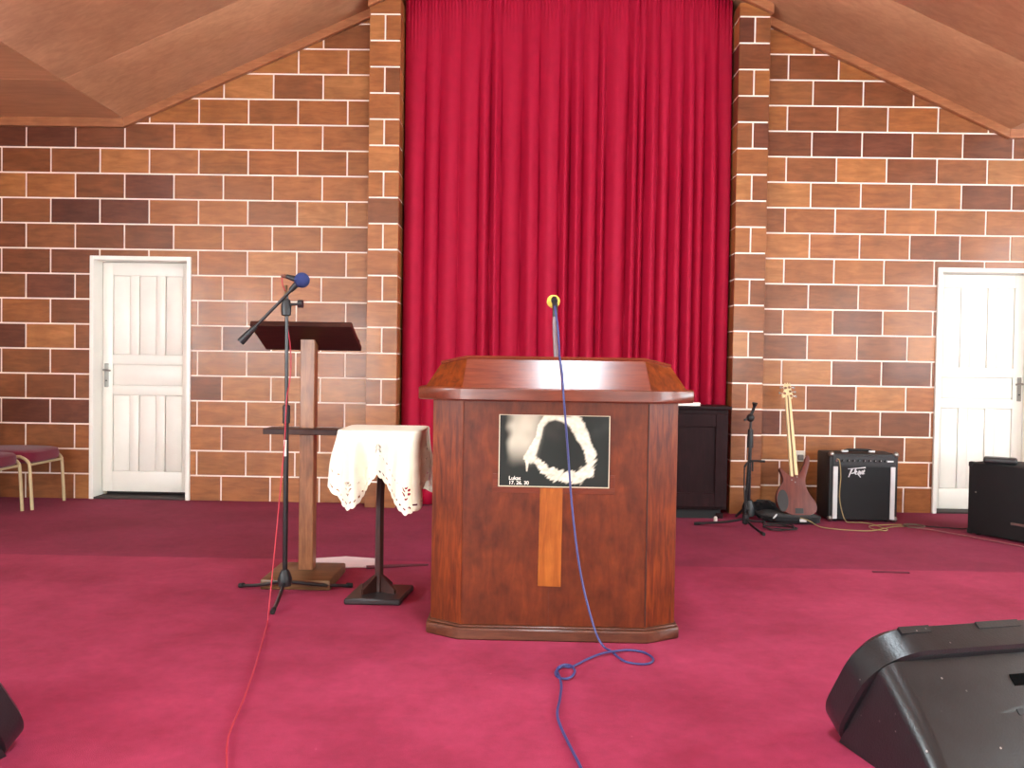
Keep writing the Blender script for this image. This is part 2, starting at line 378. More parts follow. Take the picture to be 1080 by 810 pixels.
# --- doors
def door(name, d, hinge_right, zb=0.045):
    x0, x1, zt = d; o = struct(name, ((x0+x1)/2, W, 0)); hw = (x1-x0)/2
    f = 0.034; yl = 0.13
    fr = MB(); 
    for s in (-1, 1): fr.box((s*(hw-f/2), 0.075, zt/2), (f, 0.19, zt), bev=0.003)
    fr.box((0, 0.075, zt-f/2), (2*hw-2*f, 0.189, f), bev=0.003)
    fr.build('frame', M['white_paint'], o)
    for s in (-1, 1): MB().box((s*(hw-f-0.007), yl+0.052, (zt-f)/2), (0.014, 0.03, zt-f)).build('door_stop', M['cream_paint'], o)
    MB().box((0, 0.12, 0.008), (2*hw-2*f, 0.26, 0.016), bev=0.003).build('threshold', M['dark_gap'], o)
    MB().box((0, 0.25, zt/2), (2*hw, 0.02, zt)).build('void', M['dark_gap'], o)
    # leaf: stiles, rails and mullions framing seven panels
    lw = hw-f-0.004; ztp = zt-f-0.004; y = yl
    lf = MB().box((0, y+0.032, (zb+ztp)/2), (2*lw, 0.016, ztp-zb)).build('leaf', M['white_paint'], o)
    st = 0.085; rails = [(zb, zb+0.17), (0.865, 0.945), (1.125, 1.205), (ztp-0.11, ztp)]
    def piece(nm, a, b, u, v, t, bev): MB().box(((a+b)/2, y+0.024-t/2, (u+v)/2), (b-a, t, v-u), bev=bev, seg=2).build(nm, M['white_paint'], lf)
    for s in (-1, 1): piece('stile', min(s*lw, s*(lw-st)), max(s*lw, s*(lw-st)), zb, ztp, 0.024, 0.002)
    for u, v in rails: piece('rail', -lw+st+0.0005, lw-st-0.0005, u, v, 0.024, 0.002)
    iw = 2*(lw-st); mw = 0.075; pw = (iw-2*mw)/3; gp = 0.0045
    for (u, v) in ((rails[0][1], rails[1][0]), (rails[2][1], rails[3][0])):
        for i in range(3):
            a = -iw/2+i*(pw+mw)
            piece('panel', a+gp, a+pw-gp, u+gp, v-gp, 0.018, 0.006)
            if i < 2: piece('mullion', a+pw, a+pw+mw, u+0.0005, v-0.0005, 0.024, 0.002)
    piece('panel', -iw/2+gp, iw/2-gp, rails[1][1]+gp, rails[2][0]-gp, 0.018, 0.006)
    hs = -1 if hinge_right else 1
    hx = hs*(lw-0.035)
    h = MB().box((hx, y-0.003, 1.03), (0.036, 0.008, 0.2), bev=0.003).build('lock_plate', M['metal'], o)
    m = MB(); m.cyl((hx, y-0.005, 1.075), (hx, y-0.055, 1.075), 0.009); m.tube([(hx, y-0.05, 1.075), (hx-hs*0.02, y-0.055, 1.075), (hx-hs*0.055, y-0.05, 1.07)], 0.008, smooth=4)
    m.build('handle', M['metal'], h)
    MB().cyl((hx, y-0.0075, 0.985), (hx, y-0.0085, 0.985), 0.007).build('keyhole', M['rubber'], h)
    for z in (0.3, 1.75): MB().cyl((-hs*(lw+0.002), y-0.004, z-0.05), (-hs*(lw+0.002), y-0.004, z+0.05), 0.006).build('hinge', M['cream_paint'], o)
    return o
door('door_1', D1, True); door('door_2', D2, False, 0.018)

# --- side and rear walls with the windows that light the room
def windowed_wall(name, axis, const, lo, hi, top, holes, thick, sgn, strength, wn):
    o = struct(name)
    def bx(a, b, z0, z1):
        if b-a < 1e-3 or z1-z0 < 1e-3: return
        c = (const+sgn*thick/2, (a+b)/2, (z0+z1)/2) if axis == 'x' else ((a+b)/2, const+sgn*thick/2, (z0+z1)/2)
        dd = (thick, b-a, z1-z0) if axis == 'x' else (b-a, thick, z1-z0)
        MB().box(c, dd).build('wall_section', M['dim_wall'], o)
    x = lo
    for (a, b, z0, z1) in holes:
        bx(x, a, 0, top); bx(a, b, 0, z0); bx(a, b, z1, top); x = b
    bx(x, hi, 0, top)
    for (a, b, z0, z1) in holes:
        wn[0] += 1; w = struct('window_%d' % wn[0])
        def P(p, d, z): return (const+sgn*d, p, z) if axis == 'x' else (p, const+sgn*d, z)
        def Dm(l, d, z): return (d, l, z) if axis == 'x' else (l, d, z)
        fr = MB(); t = 0.05
        for e in (a+t/2, b-t/2, (a+b)/2): fr.box(P(e, 0.06, (z0+z1)/2), Dm(t, 0.08, z1-z0))
        for e in (z0+t/2, z1-t/2, z0+(z1-z0)*0.66): fr.box(P((a+b)/2, 0.06, e), Dm(b-a, 0.08, t))
        fr.build('window_frame', M['white_paint'], w)
        MB().box(P((a+b)/2, 0.12, (z0+z1)/2), Dm(b-a, 0.01, z1-z0)).build('window_pane', strength, w)
wn = [0]
dayL = emit('daylight_pane_left', (0.82, 0.95, 1.0, 1), WIN_SIDE_L); dayR = emit('daylight_pane_right', (0.82, 0.95, 1.0, 1), WIN_SIDE_R); dayB = emit('daylight_pane_rear', (0.84, 0.95, 0.98, 1), WIN_REAR)
side = [(-5.0, -3.4, 0.95, 2.6), (-2.4, -0.8, 0.95, 2.6), (0.2, 1.8, 0.95, 2.6), (2.8, 4.6, 0.95, 2.9)]
windowed_wall('wall_left', 'x', XL, YR, 7.3, ZE+0.01, [(-5.2, -3.6, 0.95, 2.6), (-2.8, -1.2, 0.95, 2.6), (-0.4, 1.2, 0.95, 2.6)], 0.2, -1, dayL, wn)
windowed_wall('wall_right', 'x', XR, YR, 7.3, ZE+0.01, side, 0.2, 1, dayR, wn)
windowed_wall('wall_rear', 'y', YR, XL-0.2, XR+0.2, ZE+0.01, [(-4.9, -3.3, 0.05, 2.3), (-2.8, -1.6, 0.9, 2.3), (2.3, 3.5, 0.9, 2.3), (4.0, 5.2, 0.9, 2.3)], 0.2, -1, dayB, wn)  # first opening is the rear doorway; other rear panes are added for front light
g_ = struct('wall_gable'); MB().prism([(FL, ZE), (FR, ZE), (RX, ZR+0.01)], YR-0.2, YR).build('gable', M['dim_wall'], g_)

# --- ceiling lamp above the platform
t = thing('ceiling_light', 'white panel light fixed under the ceiling ridge in front of the pulpit', 'light', (0.37, 2.25, ZR-0.26))
lm = MB()
for s in (-1, 1):
    lm.box((s*0.28, 0, 0), (0.02, 1.62, 0.06)); lm.box((0, s*0.8, 0), (0.54, 0.02, 0.06))
lm.box((0, 0, 0.035), (0.58, 1.62, 0.01)); lm.build('housing', M['white_paint'], t)
MB().box((0, 0, -0.005), (0.54, 1.58, 0.012)).build('diffuser', emit('lamp_diffuser', (0.80, 0.92, 1.0, 1), LAMP), t)
for s in (-0.6, 0.6): MB().cyl((-0.08, s, 0.04), (-0.08, s, 0.225), 0.006).build('hanger', M['metal'], t)
#__OBJECTS__
# ================================================================== objects
# ---- curtain
def make_curtain():
    x0, x1 = PXL1+0.012, PXR0-0.014; nx, nz = 420, 40
    rnd = random.Random(5); ph = []; x = 0.0
    knots = [0.0]
    while knots[-1] < 1: knots.append(knots[-1]+rnd.choice((0.026, 0.034, 0.042, 0.055, 0.070))*rnd.uniform(0.85, 1.15))
    amp = [rnd.uniform(0.45, 1.0) for _ in knots]; sh = [rnd.uniform(-0.012, 0.012) for _ in knots]
    mb = MB(); rows = []
    for j in range(nz+1):
        t = j/nz
        row = []
        for i in range(nx+1):
            u = i/nx
            drift = sum(0.010*math.sin(u*9+1.3)*t for _ in (0,))
            k = 0
            uu = min(max(u+drift*math.sin(PI*u)*1.0, 0), 0.9999)
            while k+1 < len(knots) and knots[k+1] <= uu: k += 1
            f = (uu-knots[k])/(knots[k+1]-knots[k]) if k+1 < len(knots) else 0
            a = amp[k]*(0.020+0.105*min(1, t*2.6))
            prof = abs(math.sin(PI*f))**0.75
            dx = 0.007*math.sin(2*PI*f+sh[k]*60)*(0.3+0.7*t)
            gather = 0.011*math.sin(u*2*PI*95)*max(0, 1-t*9)
            y = 6.955 - a*prof + gather + 0.015*math.sin(u*23+t*2.0)
            ztop = min(zc(x0+(x1-x0)*u)-0.006, 4.40)
            z = ztop + (0.012-ztop)*t
            row.append(mb.bm.verts.new((x0+(x1-x0)*u+dx*math.sin(PI*u), y, z)))
        rows.append(row)
    for j in range(nz):
        for i in range(nx): mb.bm.faces.new((rows[j][i], rows[j][i+1], rows[j+1][i+1], rows[j+1][i]))
    return mb
t = thing('curtain', 'tall crimson pleated curtain hanging between the two block pilasters', 'curtain', (0, 0, 0))
cu = make_curtain().build('drape', M['curtain'], t, ang=80, recalc=False)
sol = cu.modifiers.new('thickness', 'SOLIDIFY'); sol.thickness = 0.002
MB().cyl((PXL1+0.013, 7.03, 4.15), (PXR0-0.014, 7.03, 4.15), 0.014).build('rod', M['trim'], t)

# ---- pulpit
pw_front = wood('pulpit_veneer', S(82, 31, 11), S(108, 47, 18), 'z', gs=7, stretch=4, rough=0.36, coat=0.08, mottle=0.34, mscale=14)
pw_side = wood('pulpit_side_wood', S(76, 24, 8), S(128, 56, 17), 'z', gs=6, stretch=8, rough=0.34, coat=0.08, mottle=0.3, mscale=6)
pw_top = wood('pulpit_top_wood', S(96, 38, 24), S(126, 58, 36), 'x', gs=6, stretch=9, rough=0.18, coat=0.28, spec=0.3, mottle=0.2, mscale=6)
pw_lip = wood('pulpit_lip_wood', S(88, 36, 20), S(116, 54, 32), 'x', gs=6, stretch=9, rough=0.32, coat=0.2, mottle=0.2, mscale=8)
pw_plinth = wood('pulpit_plinth_wood', S(76, 38, 24), S(100, 56, 36), 'x', gs=6, stretch=8, rough=0.45, coat=0.1, mottle=0.2)
pw_strip = wood('orange_inlay_wood', S(136, 68, 20), S(168, 94, 32), 'z', gs=5, stretch=10, rough=0.35, coat=0.2, mottle=0.2)
PR = thing('pulpit', 'large polished reddish wooden pulpit with slanted top and picture on front', 'pulpit', (0.150, 3.53, 0), math.radians(-0.6))
def octp(hf, ht, fy, cy, by): return [(-hf, fy), (hf, fy), (ht, cy), (ht, by), (-ht, by), (-ht, cy)]
def slab(poly, z0, z1, nm, mt, bev=0.004): return MB().prism(poly, z0, z1, bev=bev, axis='z').build(nm, mt, PR)
slab(octp(0.402, 0.548, 0.0, 0.085, 0.66), 0, 0.050, 'plinth', pw_plinth, 0.006)
slab(octp(0.398, 0.541, 0.008, 0.09, 0.655), 0.050, 0.060, 'plinth_bead', pw_plinth, 0.004)
F0, C0 = 0.022, 0.108; HF, HT = 0.392, 0.531; ZB, ZT = 0.060, 1.018
def vpanel(nm, a, b, mt, th=0.02, z0=ZB, z1=ZT, gap=0.0012):
    a, b = Vector((a[0], a[1], 0)), Vector((b[0], b[1], 0)); d = (b-a).normalized(); n = Vector((-d.y, d.x, 0))
    a2, b2 = a+d*gap, b-d*gap; poly = [(a2.x, a2.y), (b2.x, b2.y), ((b2+n*th).x, (b2+n*th).y), ((a2+n*th).x, (a2+n*th).y)]
    return MB().prism(poly, z0, z1, bev=0.002, axis='z').build(nm, mt, PR)
# front built round the picture recess: recess x -0.268..0.262 (local), z 0.612..0.985
fx = F0
fp = MB(); bx0, bx1, bz0, bz1 = -0.270, 0.262, 0.628, 0.992
def fbox(a, b, u, v, y0, y1, bev=0.0): fp.box(((a+b)/2, (y0+y1)/2, (u+v)/2), (b-a, y1-y0, v-u), bev=bev)
MB().box((0, fx+0.010, (ZB+ZT)/2), (2*HF-0.003, 0.02, ZT-ZB), bev=0.002).build('front_panel', pw_front, PR)
vpanel('corner_panel', (-HT, C0), (-HF, F0), pw_side); vpanel('corner_panel', (HF, F0), (HT, C0), pw_side)
vpanel('side_panel', (HT, C0), (HT, 0.62), pw_side); vpanel('side_panel', (-HT, 0.62), (-HT, C0), pw_side)
# dark joint bead at the right front corner
MB().box((HF+0.001, fx+0.003, (ZB+ZT)/2), (0.004, 0.006, ZT-ZB-0.01)).build('corner_bead', plain('dark_joint', S(48, 22, 14), 0.6), PR)
slab(octp(0.404, 0.592, -0.030, 0.075, 0.66), 1.018, 1.073, 'top_moulding', pw_lip, 0.006)
# slanted hood: front, two corner and two side boards rising to the ridge
def quad_slab(nm, q, mt, th=0.016):
    q = [Vector(p) for p in q]; n = (q[1]-q[0]).cross(q[3]-q[0]).normalized()*th
    return MB().loft([q, [p-n for p in q]]).build(nm, mt, PR)
zl, zr, ze = 1.0725, 1.200, 1.176
lo = [(-0.395, -0.012), (0.395, -0.012), (0.562, 0.088), (0.562, 0.60), (-0.562, 0.60), (-0.562, 0.088)]
hi = [(-0.383, 0.066, zr), (0.377, 0.066, zr), (0.500, 0.160, ze), (0.500, 0.56, 1.10), (-0.500, 0.56, 1.10), (-0.500, 0.160, ze)]
L3 = lambda i: (lo[i][0], lo[i][1], zl)
quad_slab('slanted_front', [L3(0), L3(1), hi[1], hi[0]], pw_top)
quad_slab('slanted_corner', [L3(1), L3(2), hi[2], hi[1]], pw_side); quad_slab('slanted_corner', [L3(5), L3(0), hi[0], hi[5]], pw_side)
quad_slab('slanted_side', [L3(2), L3(3), hi[3], hi[2]], pw_side); quad_slab('slanted_side', [L3(4), L3(5), hi[5], hi[4]], pw_side)
quad_slab('slanted_back', [L3(3), L3(4), hi[4], hi[3]], pw_side)
rim = MB(); rim.tube([hi[5], hi[0], hi[1], hi[2]], 0.008, seg=6); rim.build('ridge_moulding', pw_top, PR)
dk = MB(); dk.loft([[Vector(p)+Vector((0, 0, -0.004)) for p in hi], [Vector(p)+Vector((0, 0, -0.02)) for p in hi]]); dk.build('reading_desk', pw_top, PR)
# picture recess moulding, picture, inlay strip
pc = MB(); px0, px1, pz0, pz1 = -0.236, 0.226, 0.658, 0.958
for (a, b, u, v) in ((px0-0.028, px1+0.028, pz0-0.030, pz0-0.006), (px0-0.028, px0-0.006, pz0-0.006, pz0+0.05), (px1+0.006, px1+0.028, pz0-0.006, pz0+0.05)):
    pc.box(((a+b)/2, fx-0.0015, (u+v)/2), (b-a, 0.004, v-u), bev=0.001)
pc.build('picture_ledge', pw_lip, PR)
ed = MB()
for (a, b, u, v) in ((px0-0.0035, px1+0.0035, pz0-0.0035, pz0), (px0-0.0035, px1+0.0035, pz1, pz1+0.002), (px0-0.0035, px0, pz0, pz1), (px1, px1+0.0035, pz0, pz1)):
    ed.box(((a+b)/2, fx-0.004, (u+v)/2), (b-a, 0.008, v-u))
PF = ed.build('picture', plain('pale_brass_edge', S(206, 196, 168), 0.4, 0.3), PR)
PF['label'] = 'dark framed print with a ring of pale light'
def picture_mesh():
    rnd = random.Random(3)
    ring = [(470, 140, 46), (428, 200, 42), (410, 290, 44), (372, 390, 66), (348, 455, 74), (400, 470, 34), (455, 535, 62), (530, 585, 78), (620, 600, 74), (720, 600, 80), (785, 560, 86), (812, 500, 58), (808, 420, 74), (780, 350, 62), (752, 290, 84), (716, 220, 86), (690, 165, 92), (620, 150, 46), (540, 132, 28)]
    pts = [((x-125)/820, (y-118)/562, w*1.2/820/2) for x, y, w in ring]
    asp = 562/820
    spike = [((335-125)/820, (470-118)/562, 0.018), ((331-125)/820, (560-118)/562, 0.004)]
    def dist(u, v, p, q):
        ax, ay, bx_, by = p[0], p[1]*asp, q[0], q[1]*asp; dx, dy = bx_-ax, by-ay; l = dx*dx+dy*dy
        t_ = max(0, min(1, ((u-ax)*dx+(v*asp-ay)*dy)/l)); return math.hypot(u-ax-dx*t_, v*asp-ay-dy*t_) - (p[2]+(q[2]-p[2])*t_)
    def sm(a, b, x):
        t_ = max(0, min(1, (x-a)/(b-a))); return t_*t_*(3-2*t_)
    from mathutils import noise
    nx, ny = 190, 130; vs = []; fs = []; cs = []
    for j in range(ny+1):
        for i in range(nx+1):
            u, v = i/nx, j/ny
            vs.append((px0+(px1-px0)*u, fx-0.0035, pz1-(pz1-pz0)*v))
            n1 = noise.noise(Vector((u*9, v*7, 0.3))); n2 = noise.noise(Vector((u*40+v*26, (v-u*0.5)*9, 2.1))); n3 = noise.noise(Vector((u*30, v*24, 5)))
            d = min(dist(u, v, pts[k], pts[(k+1) % len(pts)]) for k in range(len(pts)))
            jag = 0.030*n2*sm(0.5, 0.75, v)+0.012*n2*sm(0.5, 0.7, u)+0.004*n3+0.006*n1
            r = 1-sm(-0.016, 0.014, d+jag)
            r = max(r, 1-sm(-0.004, 0.006, dist(u, v, *spike)))
            r *= 0.80+0.25*n3+0.15*n1-0.35*max(0, n2)*sm(0.45, 0.7, v)
            glow = sm(0.05, 0.13, u+0.03*n1)*(1-sm(0.30, 0.46, u+0.12*v+0.03*n1))*(1-sm(0.38, 0.76, v+0.06*n1))
            inside = 0.0
            haze = 0.05*max(0, n1)*sm(0.4, 0.0, v)
            brown = 0.16*sm(0.5, 0.05, v)*sm(0.32, 0.45, u)*sm(0.75, 0.5, u)*(0.8+0.8*n1)
            edgeR = 0.10*sm(0.78, 0.9, u)*sm(0.5, 0.1, v)*(1+n1)
            L_ = max(r*0.95, glow*0.9*(0.92+0.2*n1))
            base = (0.014+0.10*brown+0.05*edgeR+haze*0.3, 0.017+0.075*brown+0.06*edgeR+haze*0.3, 0.014+0.06*brown+0.055*edgeR+haze*0.28)
            lc = (0.86, 0.80, 0.62) if r*0.95 > glow*0.9 else (0.52, 0.48, 0.37)
            L_ = max(0, min(1, L_))
            cs.append(tuple(base[k]*(1-L_)+lc[k]*L_ for k in range(3))+(1.0,))
    for j in range(ny):
        for i in range(nx):
            a = j*(nx+1)+i; fs.append((a, a+nx+1, a+nx+2, a+1))
    me = bpy.data.meshes.new('print'); me.from_pydata(vs, [], fs)
    at = me.color_attributes.new('print', 'FLOAT_COLOR', 'POINT'); at.data.foreach_set('color', [c for q in cs for c in q])
    m, N, L, b = newmat('printed_picture'); a = N.new('ShaderNodeVertexColor'); a.layer_name = 'print'; L.new(a.outputs[0], b.inputs['Base Color']); b.inputs['Roughness'].default_value = 0.55; b.inputs['Specular IOR Level'].default_value = 0.25
    me.materials.append(m); return me
link('print', picture_mesh(), PF)
MB().box(((px0+px1)/2, fx-0.0012, (pz0+pz1)/2), (px1-px0, 0.003, pz1-pz0)).build('backing_board', M['black'], PF)
def text_mesh(s, size, name, mat, parent, loc, ext=0.0008, bold=0.0):
    cv = bpy.data.curves.new('txt', 'FONT'); cv.body = s; cv.size = size; cv.extrude = ext; cv.offset = bold
    to = bpy.data.objects.new('txt', cv); COL.objects.link(to); dg = bpy.context.evaluated_depsgraph_get()
    me = bpy.data.meshes.new_from_object(to.evaluated_get(dg)); bpy.data.objects.remove(to)
    me.materials.clear(); me.materials.append(mat); o = link(name, me, parent); o.rotation_euler = (PI/2, 0, 0); o.location = loc; return o
ink = plain('white_print', S(238, 234, 220), 0.6)
text_mesh('Lukas', 0.0225, 'lettering', ink, PF, (px0+0.040, fx-0.0045, pz0+0.0255), bold=0.0002)
text_mesh('17. 26. 30', 0.0215, 'lettering', ink, PF, (px0+0.040, fx-0.0045, pz0+0.006), bold=0.0002)
MB().prism([(-0.066, 0.232), (0.032, 0.230), (0.034, pz0-0.007), (-0.062, pz0-0.007)], fx-0.0048, fx+0.004, bev=0.001).build('inlay_strip', pw_strip, PR)
MB().box((-0.018, fx-0.0003, 0.146), (0.0015, 0.002, 0.165)).build('board_seam', plain('dark_seam', S(80, 40, 24), 0.6), PR)

# ---- gooseneck microphone on the pulpit
gm = thing('gooseneck_microphone', 'microphone with yellow foam windscreen on a short stem above the pulpit', 'microphone', (0.158, 3.80, 1.148))
st = [(0.0, -0.02, -0.008), (-0.001, -0.015, 0.05), (-0.006, 0.0, 0.13), (-0.010, 0.015, 0.205), (-0.008, 0.02, 0.245)]
MB().tube(st, [0.011, 0.011, 0.010, 0.010, 0.011], smooth=5).build('stem', plain('grey_stem', S(120, 105, 110), 0.35, 0.4), gm)
MB().tube([(-0.008, 0.02, 0.235), (-0.008, 0.022, 0.275), (-0.009, 0.035, 0.305)], [0.011, 0.012, 0.013], smooth=4).build('clip', M['black'], gm)
MB().lathe([(0.0, 0), (0.013, 0.001), (0.016, 0.02), (0.014, 0.05), (0.0, 0.052)], (-0.011, 0.02, 0.312), rot=rotm('X', -1.25)).build('microphone_body', M['black'], gm)
def ball(r, k=10): return [(r*math.sin(PI*i/k), -r*math.cos(PI*i/k)) for i in range(k+1)]
MB().lathe(ball(0.031), (-0.014, 0.085, 0.318)).build('windscreen', plain('yellow_foam', S(226, 206, 92), 0.9, bump=0.6, bscale=300), gm)

# ---- helper for cables
def cable(name, pts, r, mat, label, seg=6, sm=7):
    o = MB().tube(pts, r, seg=seg, smooth=sm).build(name, mat, None, ang=80); return tag(o, label, 'cable')
blue = plain('blue_cable', S(54, 60, 112), 0.4); cr = 0.0046
def FLP(x, y, z=0.006):      # a floor spot noted in picture coordinates during measuring
    d = fw + r2*((x-540)/FPX) - u2*((y-405)/FPX); t_ = (z-CAMH)/d.z; return (d.x*t_, d.y*t_, z)
loop = [(645, 687), (656, 696), (667, 699.4), (680, 700.4), (688, 698), (687.8, 693.3), (678.5, 687.8), (664, 685.6), (650, 686.6), (636, 689), (622, 694), (610, 700), (602, 703.4), (593, 703.5), (586.5, 707.5), (587, 713), (595, 716), (603, 713.5), (606.3, 707), (601, 701.5), (593, 701.6), (587.5, 706), (590.5, 715), (592, 724), (590.5, 737), (587.8, 751), (590.5, 764), (600.7, 786), (612, 808), (622, 832)]
zz = {9: 0.012, 17: 0.013, 18: 0.014, 19: 0.015, 20: 0.013, 8: 0.012}
bp_ = [(0.147, 3.815, 1.44), (0.160, 3.785, 1.36), (0.168, 3.76, 1.26), (0.166, 3.67, 1.215), (0.163, 3.60, 1.212), (0.172, 3.545, 1.145), (0.175, 3.492, 1.084), (0.179, 3.480, 1.03), (0.20, 3.500, 0.82), (0.224, 3.497, 0.56), (0.262, 3.47, 0.30), (0.315, 3.43, 0.10), (0.350, 3.39, 0.035)]
cable('microphone_cable', bp_ + [FLP(x, y, zz.get(i, 0.0055)) for i, (x, y) in enumerate(loop)], cr, blue, 'blue cable running down the pulpit front into loops on the carpet')

# ---- lectern
lw = wood('lectern_wood', S(112, 66, 40), S(150, 98, 62), 'z', gs=6, stretch=9, rough=0.4, coat=0.15, mottle=0.25)
ld = wood('lectern_dark_wood', S(44, 22, 18), S(64, 34, 26), 'x', gs=6, stretch=9, rough=0.4, coat=0.0, spec=0.2, mottle=0.2)
le = thing('lectern', 'slim wooden lectern with dark sloping desk on a single square post', 'lectern', (-1.140, 4.45, 0), 0.0)
MB().box((0, 0.05, 0.672), (0.078, 0.075, 1.24), bev=0.004).build('post', lw, le)
MB().box((0.0, 0.0, 0.027), (0.36, 0.39, 0.054), bev=0.010, seg=2).build('base', wood('lectern_base_wood', S(84, 56, 34), S(120, 84, 52), 'x', rough=0.45, coat=0.1, mottle=0.3), le)
MB().prism([(-0.142, 1.352), (-0.125, 1.378), (0.16, 1.258), (0.147, 1.232)], -0.262, 0.262, bev=0.003, axis='x').build('desk', ld, le)
MB().box((0, 0.152, 1.272), (0.5, 0.014, 0.05), rot=rotm('X', -0.40), bev=0.003).build('book_ledge', ld, le)
MB().box((0.0, 0.0, 0.802), (0.415, 0.16, 0.03), bev=0.003).build('shelf', ld, le)

# ---- tripod microphone stand
def tripod_leg(hub, foot, r=0.009):
    return MB().tube([hub, ((hub[0]+foot[0])/2, (hub[1]+foot[1])/2, (hub[2]+foot[2])/2-0.006), foot], r, smooth=3)
ms = thing('microphone_stand', 'black tripod boom stand in front of the wooden lectern', 'microphone stand', (-1.165, 4.16, 0))
for fx_, fy_ in ((-0.262, 0.12), (0.30, 0.16), (0.035, -0.32)):
    lg = tripod_leg((fx_*0.08, fy_*0.08, 0.066), (fx_, fy_, 0.012)).build('leg', M['black_metal'], ms)
    MB().tube([(fx_*0.93, fy_*0.93, 0.018), (fx_*1.02, fy_*1.02, 0.013)], 0.0125).build('rubber_foot', M['rubber'], lg)
MB().lathe([(0.012, 0.045), (0.032, 0.05), (0.036, 0.085), (0.026, 0.115), (0.017, 0.13), (0.012, 0.132)], seg=14).build('hub', M['black'], ms)
MB().cyl((0, 0, 0.05), (0, 0, 0.95), 0.0125).build('lower_tube', M['black_metal'], ms)
MB().cyl((0, 0, 0.90), (-0.004, 0, 1.50), 0.0085).build('upper_tube', M['black_metal'], ms)
MB().lathe([(0.012, 0.86), (0.019, 0.865), (0.019, 0.95), (0.012, 0.955)], seg=12).build('clutch', M['black'], ms)
MB().cyl((-0.001, -0.014, 0.70), (-0.001, -0.014, 0.78), 0.0075).build('tape', M['white_paint'], ms)
cl = MB(); cl.lathe([(0.012, -0.05), (0.024, -0.045), (0.026, 0.0), (0.020, 0.03), (0.011, 0.034)], (-0.006, 0, 1.445), seg=12)
cl.build('boom_clamp', M['black'], ms)
kb = MB().cyl((0.01, 0, 1.452), (0.062, -0.004, 1.456), 0.007).build('clamp_screw', M['black_metal'], ms)
MB().cyl((0.055, -0.004, 1.456), (0.078, -0.004, 1.457), 0.020, seg=10).build('knob', M['black'], kb)
MB().cyl((-0.008, 0, 1.47), (-0.010, 0, 1.548), 0.0095, seg=8).build('tube_cap', plain('aged_brass', S(120, 90, 60), 0.5, 0.5), ms)
bo = MB().cyl((-0.185, -0.02, 1.305), (0.045, -0.02, 1.545), 0.0075).build('boom', M['black_metal'], ms)
MB().tube([(-0.225, -0.02, 1.263), (-0.205, -0.02, 1.284), (-0.150, -0.02, 1.341)], [0.019, 0.0185, 0.0125], seg=12).build('counterweight', M['black'], bo)
MB().tube([(0.020, -0.02, 1.520), (0.058, -0.02, 1.560)], [0.012, 0.017], seg=12).build('microphone_clip', M['black'], bo)
# ---- microphone in it
mi = thing('microphone', 'handheld microphone with blue foam windscreen clipped to the boom stand', 'microphone', (-1.165, 4.16, 1.545))
MB().tube([(0.000, -0.022, 0.045), (0.05, -0.022, 0.03)], [0.011, 0.016], seg=12).build('handle', M['black'], mi)
MB().tube([(-0.025, -0.022, 0.046), (-0.004, -0.022, 0.045)], [0.009, 0.010], seg=10).build('plug', plain('copper_plug', S(110, 70, 56), 0.4, 0.4), mi)
MB().lathe(ball(0.038), (0.077, -0.022, 0.027)).build('windscreen', plain('navy_foam', S(34, 46, 96), 0.9, bump=0.6, bscale=300), mi)
red = plain('red_cable', S(176, 40, 56), 0.5)
rc = [(-1.186, 4.138, 1.588), (-1.180, 4.128, 1.545), (-1.168, 4.178, 1.49), (-1.176, 4.188, 1.42), (-1.168, 4.178, 1.34), (-1.150, 4.172, 1.22), (-1.147, 4.160, 1.10), (-1.156, 4.137, 1.0), (-1.162, 4.137, 0.90), (-1.167, 4.137, 0.76), *[tuple(Vector((-1.167, 4.137, 0.76)).lerp(Vector(FLP(282, 657)), q)-Vector((0, 0, 0.02*math.sin(PI*q)))) for q in (0.2, 0.4, 0.6, 0.8, 0.93)], FLP(282, 657), FLP(278, 672), FLP(270, 700), FLP(258, 735), FLP(244, 768), FLP(239.5, 785), FLP(239, 812), FLP(236, 850)]
cable('microphone_cable', rc, 0.0032, red, 'red cable trailing from the lectern side microphone stand across the carpet')

# ---- small pedestal table with cloth
tw = wood('dark_table_wood', S(40, 22, 20), S(64, 34, 28), 'z', gs=6, stretch=8, rough=0.35, coat=0.25, mottle=0.2)
tb = thing('pedestal_table', 'small dark wooden pedestal table under the lace trimmed cloth', 'table', (-0.690, 4.165, 0))
MB().prism([(-0.150, -0.150), (0.125, -0.150), (0.155, 0.13), (-0.125, 0.145)], 0.0, 0.030, bev=0.007, axis='z').build('base', plain('table_base_black', S(40, 32, 32), 0.4), tb)
MB().tube([(-0.004, 0, 0.028), (-0.004, 0, 0.40), (0.000, 0, 0.58), (0.020, 0, 0.74), (0.028, 0, 0.82)], [0.024, 0.022, 0.022, 0.022, 0.024], seg=6, smooth=4).build('post', tw, tb)
for k, (dx, dy) in enumerate(((1, -0.55), (-1, 0.55), (0.55, 1), (-0.75, -0.75))):
    d = Vector((dx, dy, 0)).normalized(); n = Vector((-d.y, d.x, 0))*0.008; c = Vector((-0.004, 0, 0))
    q = [c+d*0.012+Vector((0, 0, 0.03)), c+d*0.10+Vector((0, 0, 0.03)), c+d*0.10+Vector((0, 0, 0.052)), c+d*0.022+Vector((0, 0, 0.112)), c+d*0.012+Vector((0, 0, 0.112))]
    MB().loft([[p-n for p in q], [p+n for p in q]]).build('brace', tw, tb)
MB().box((0.018, 0.0, 0.832), (0.385, 0.36, 0.022), bev=0.008, seg=2).build('table_top', tw, tb)
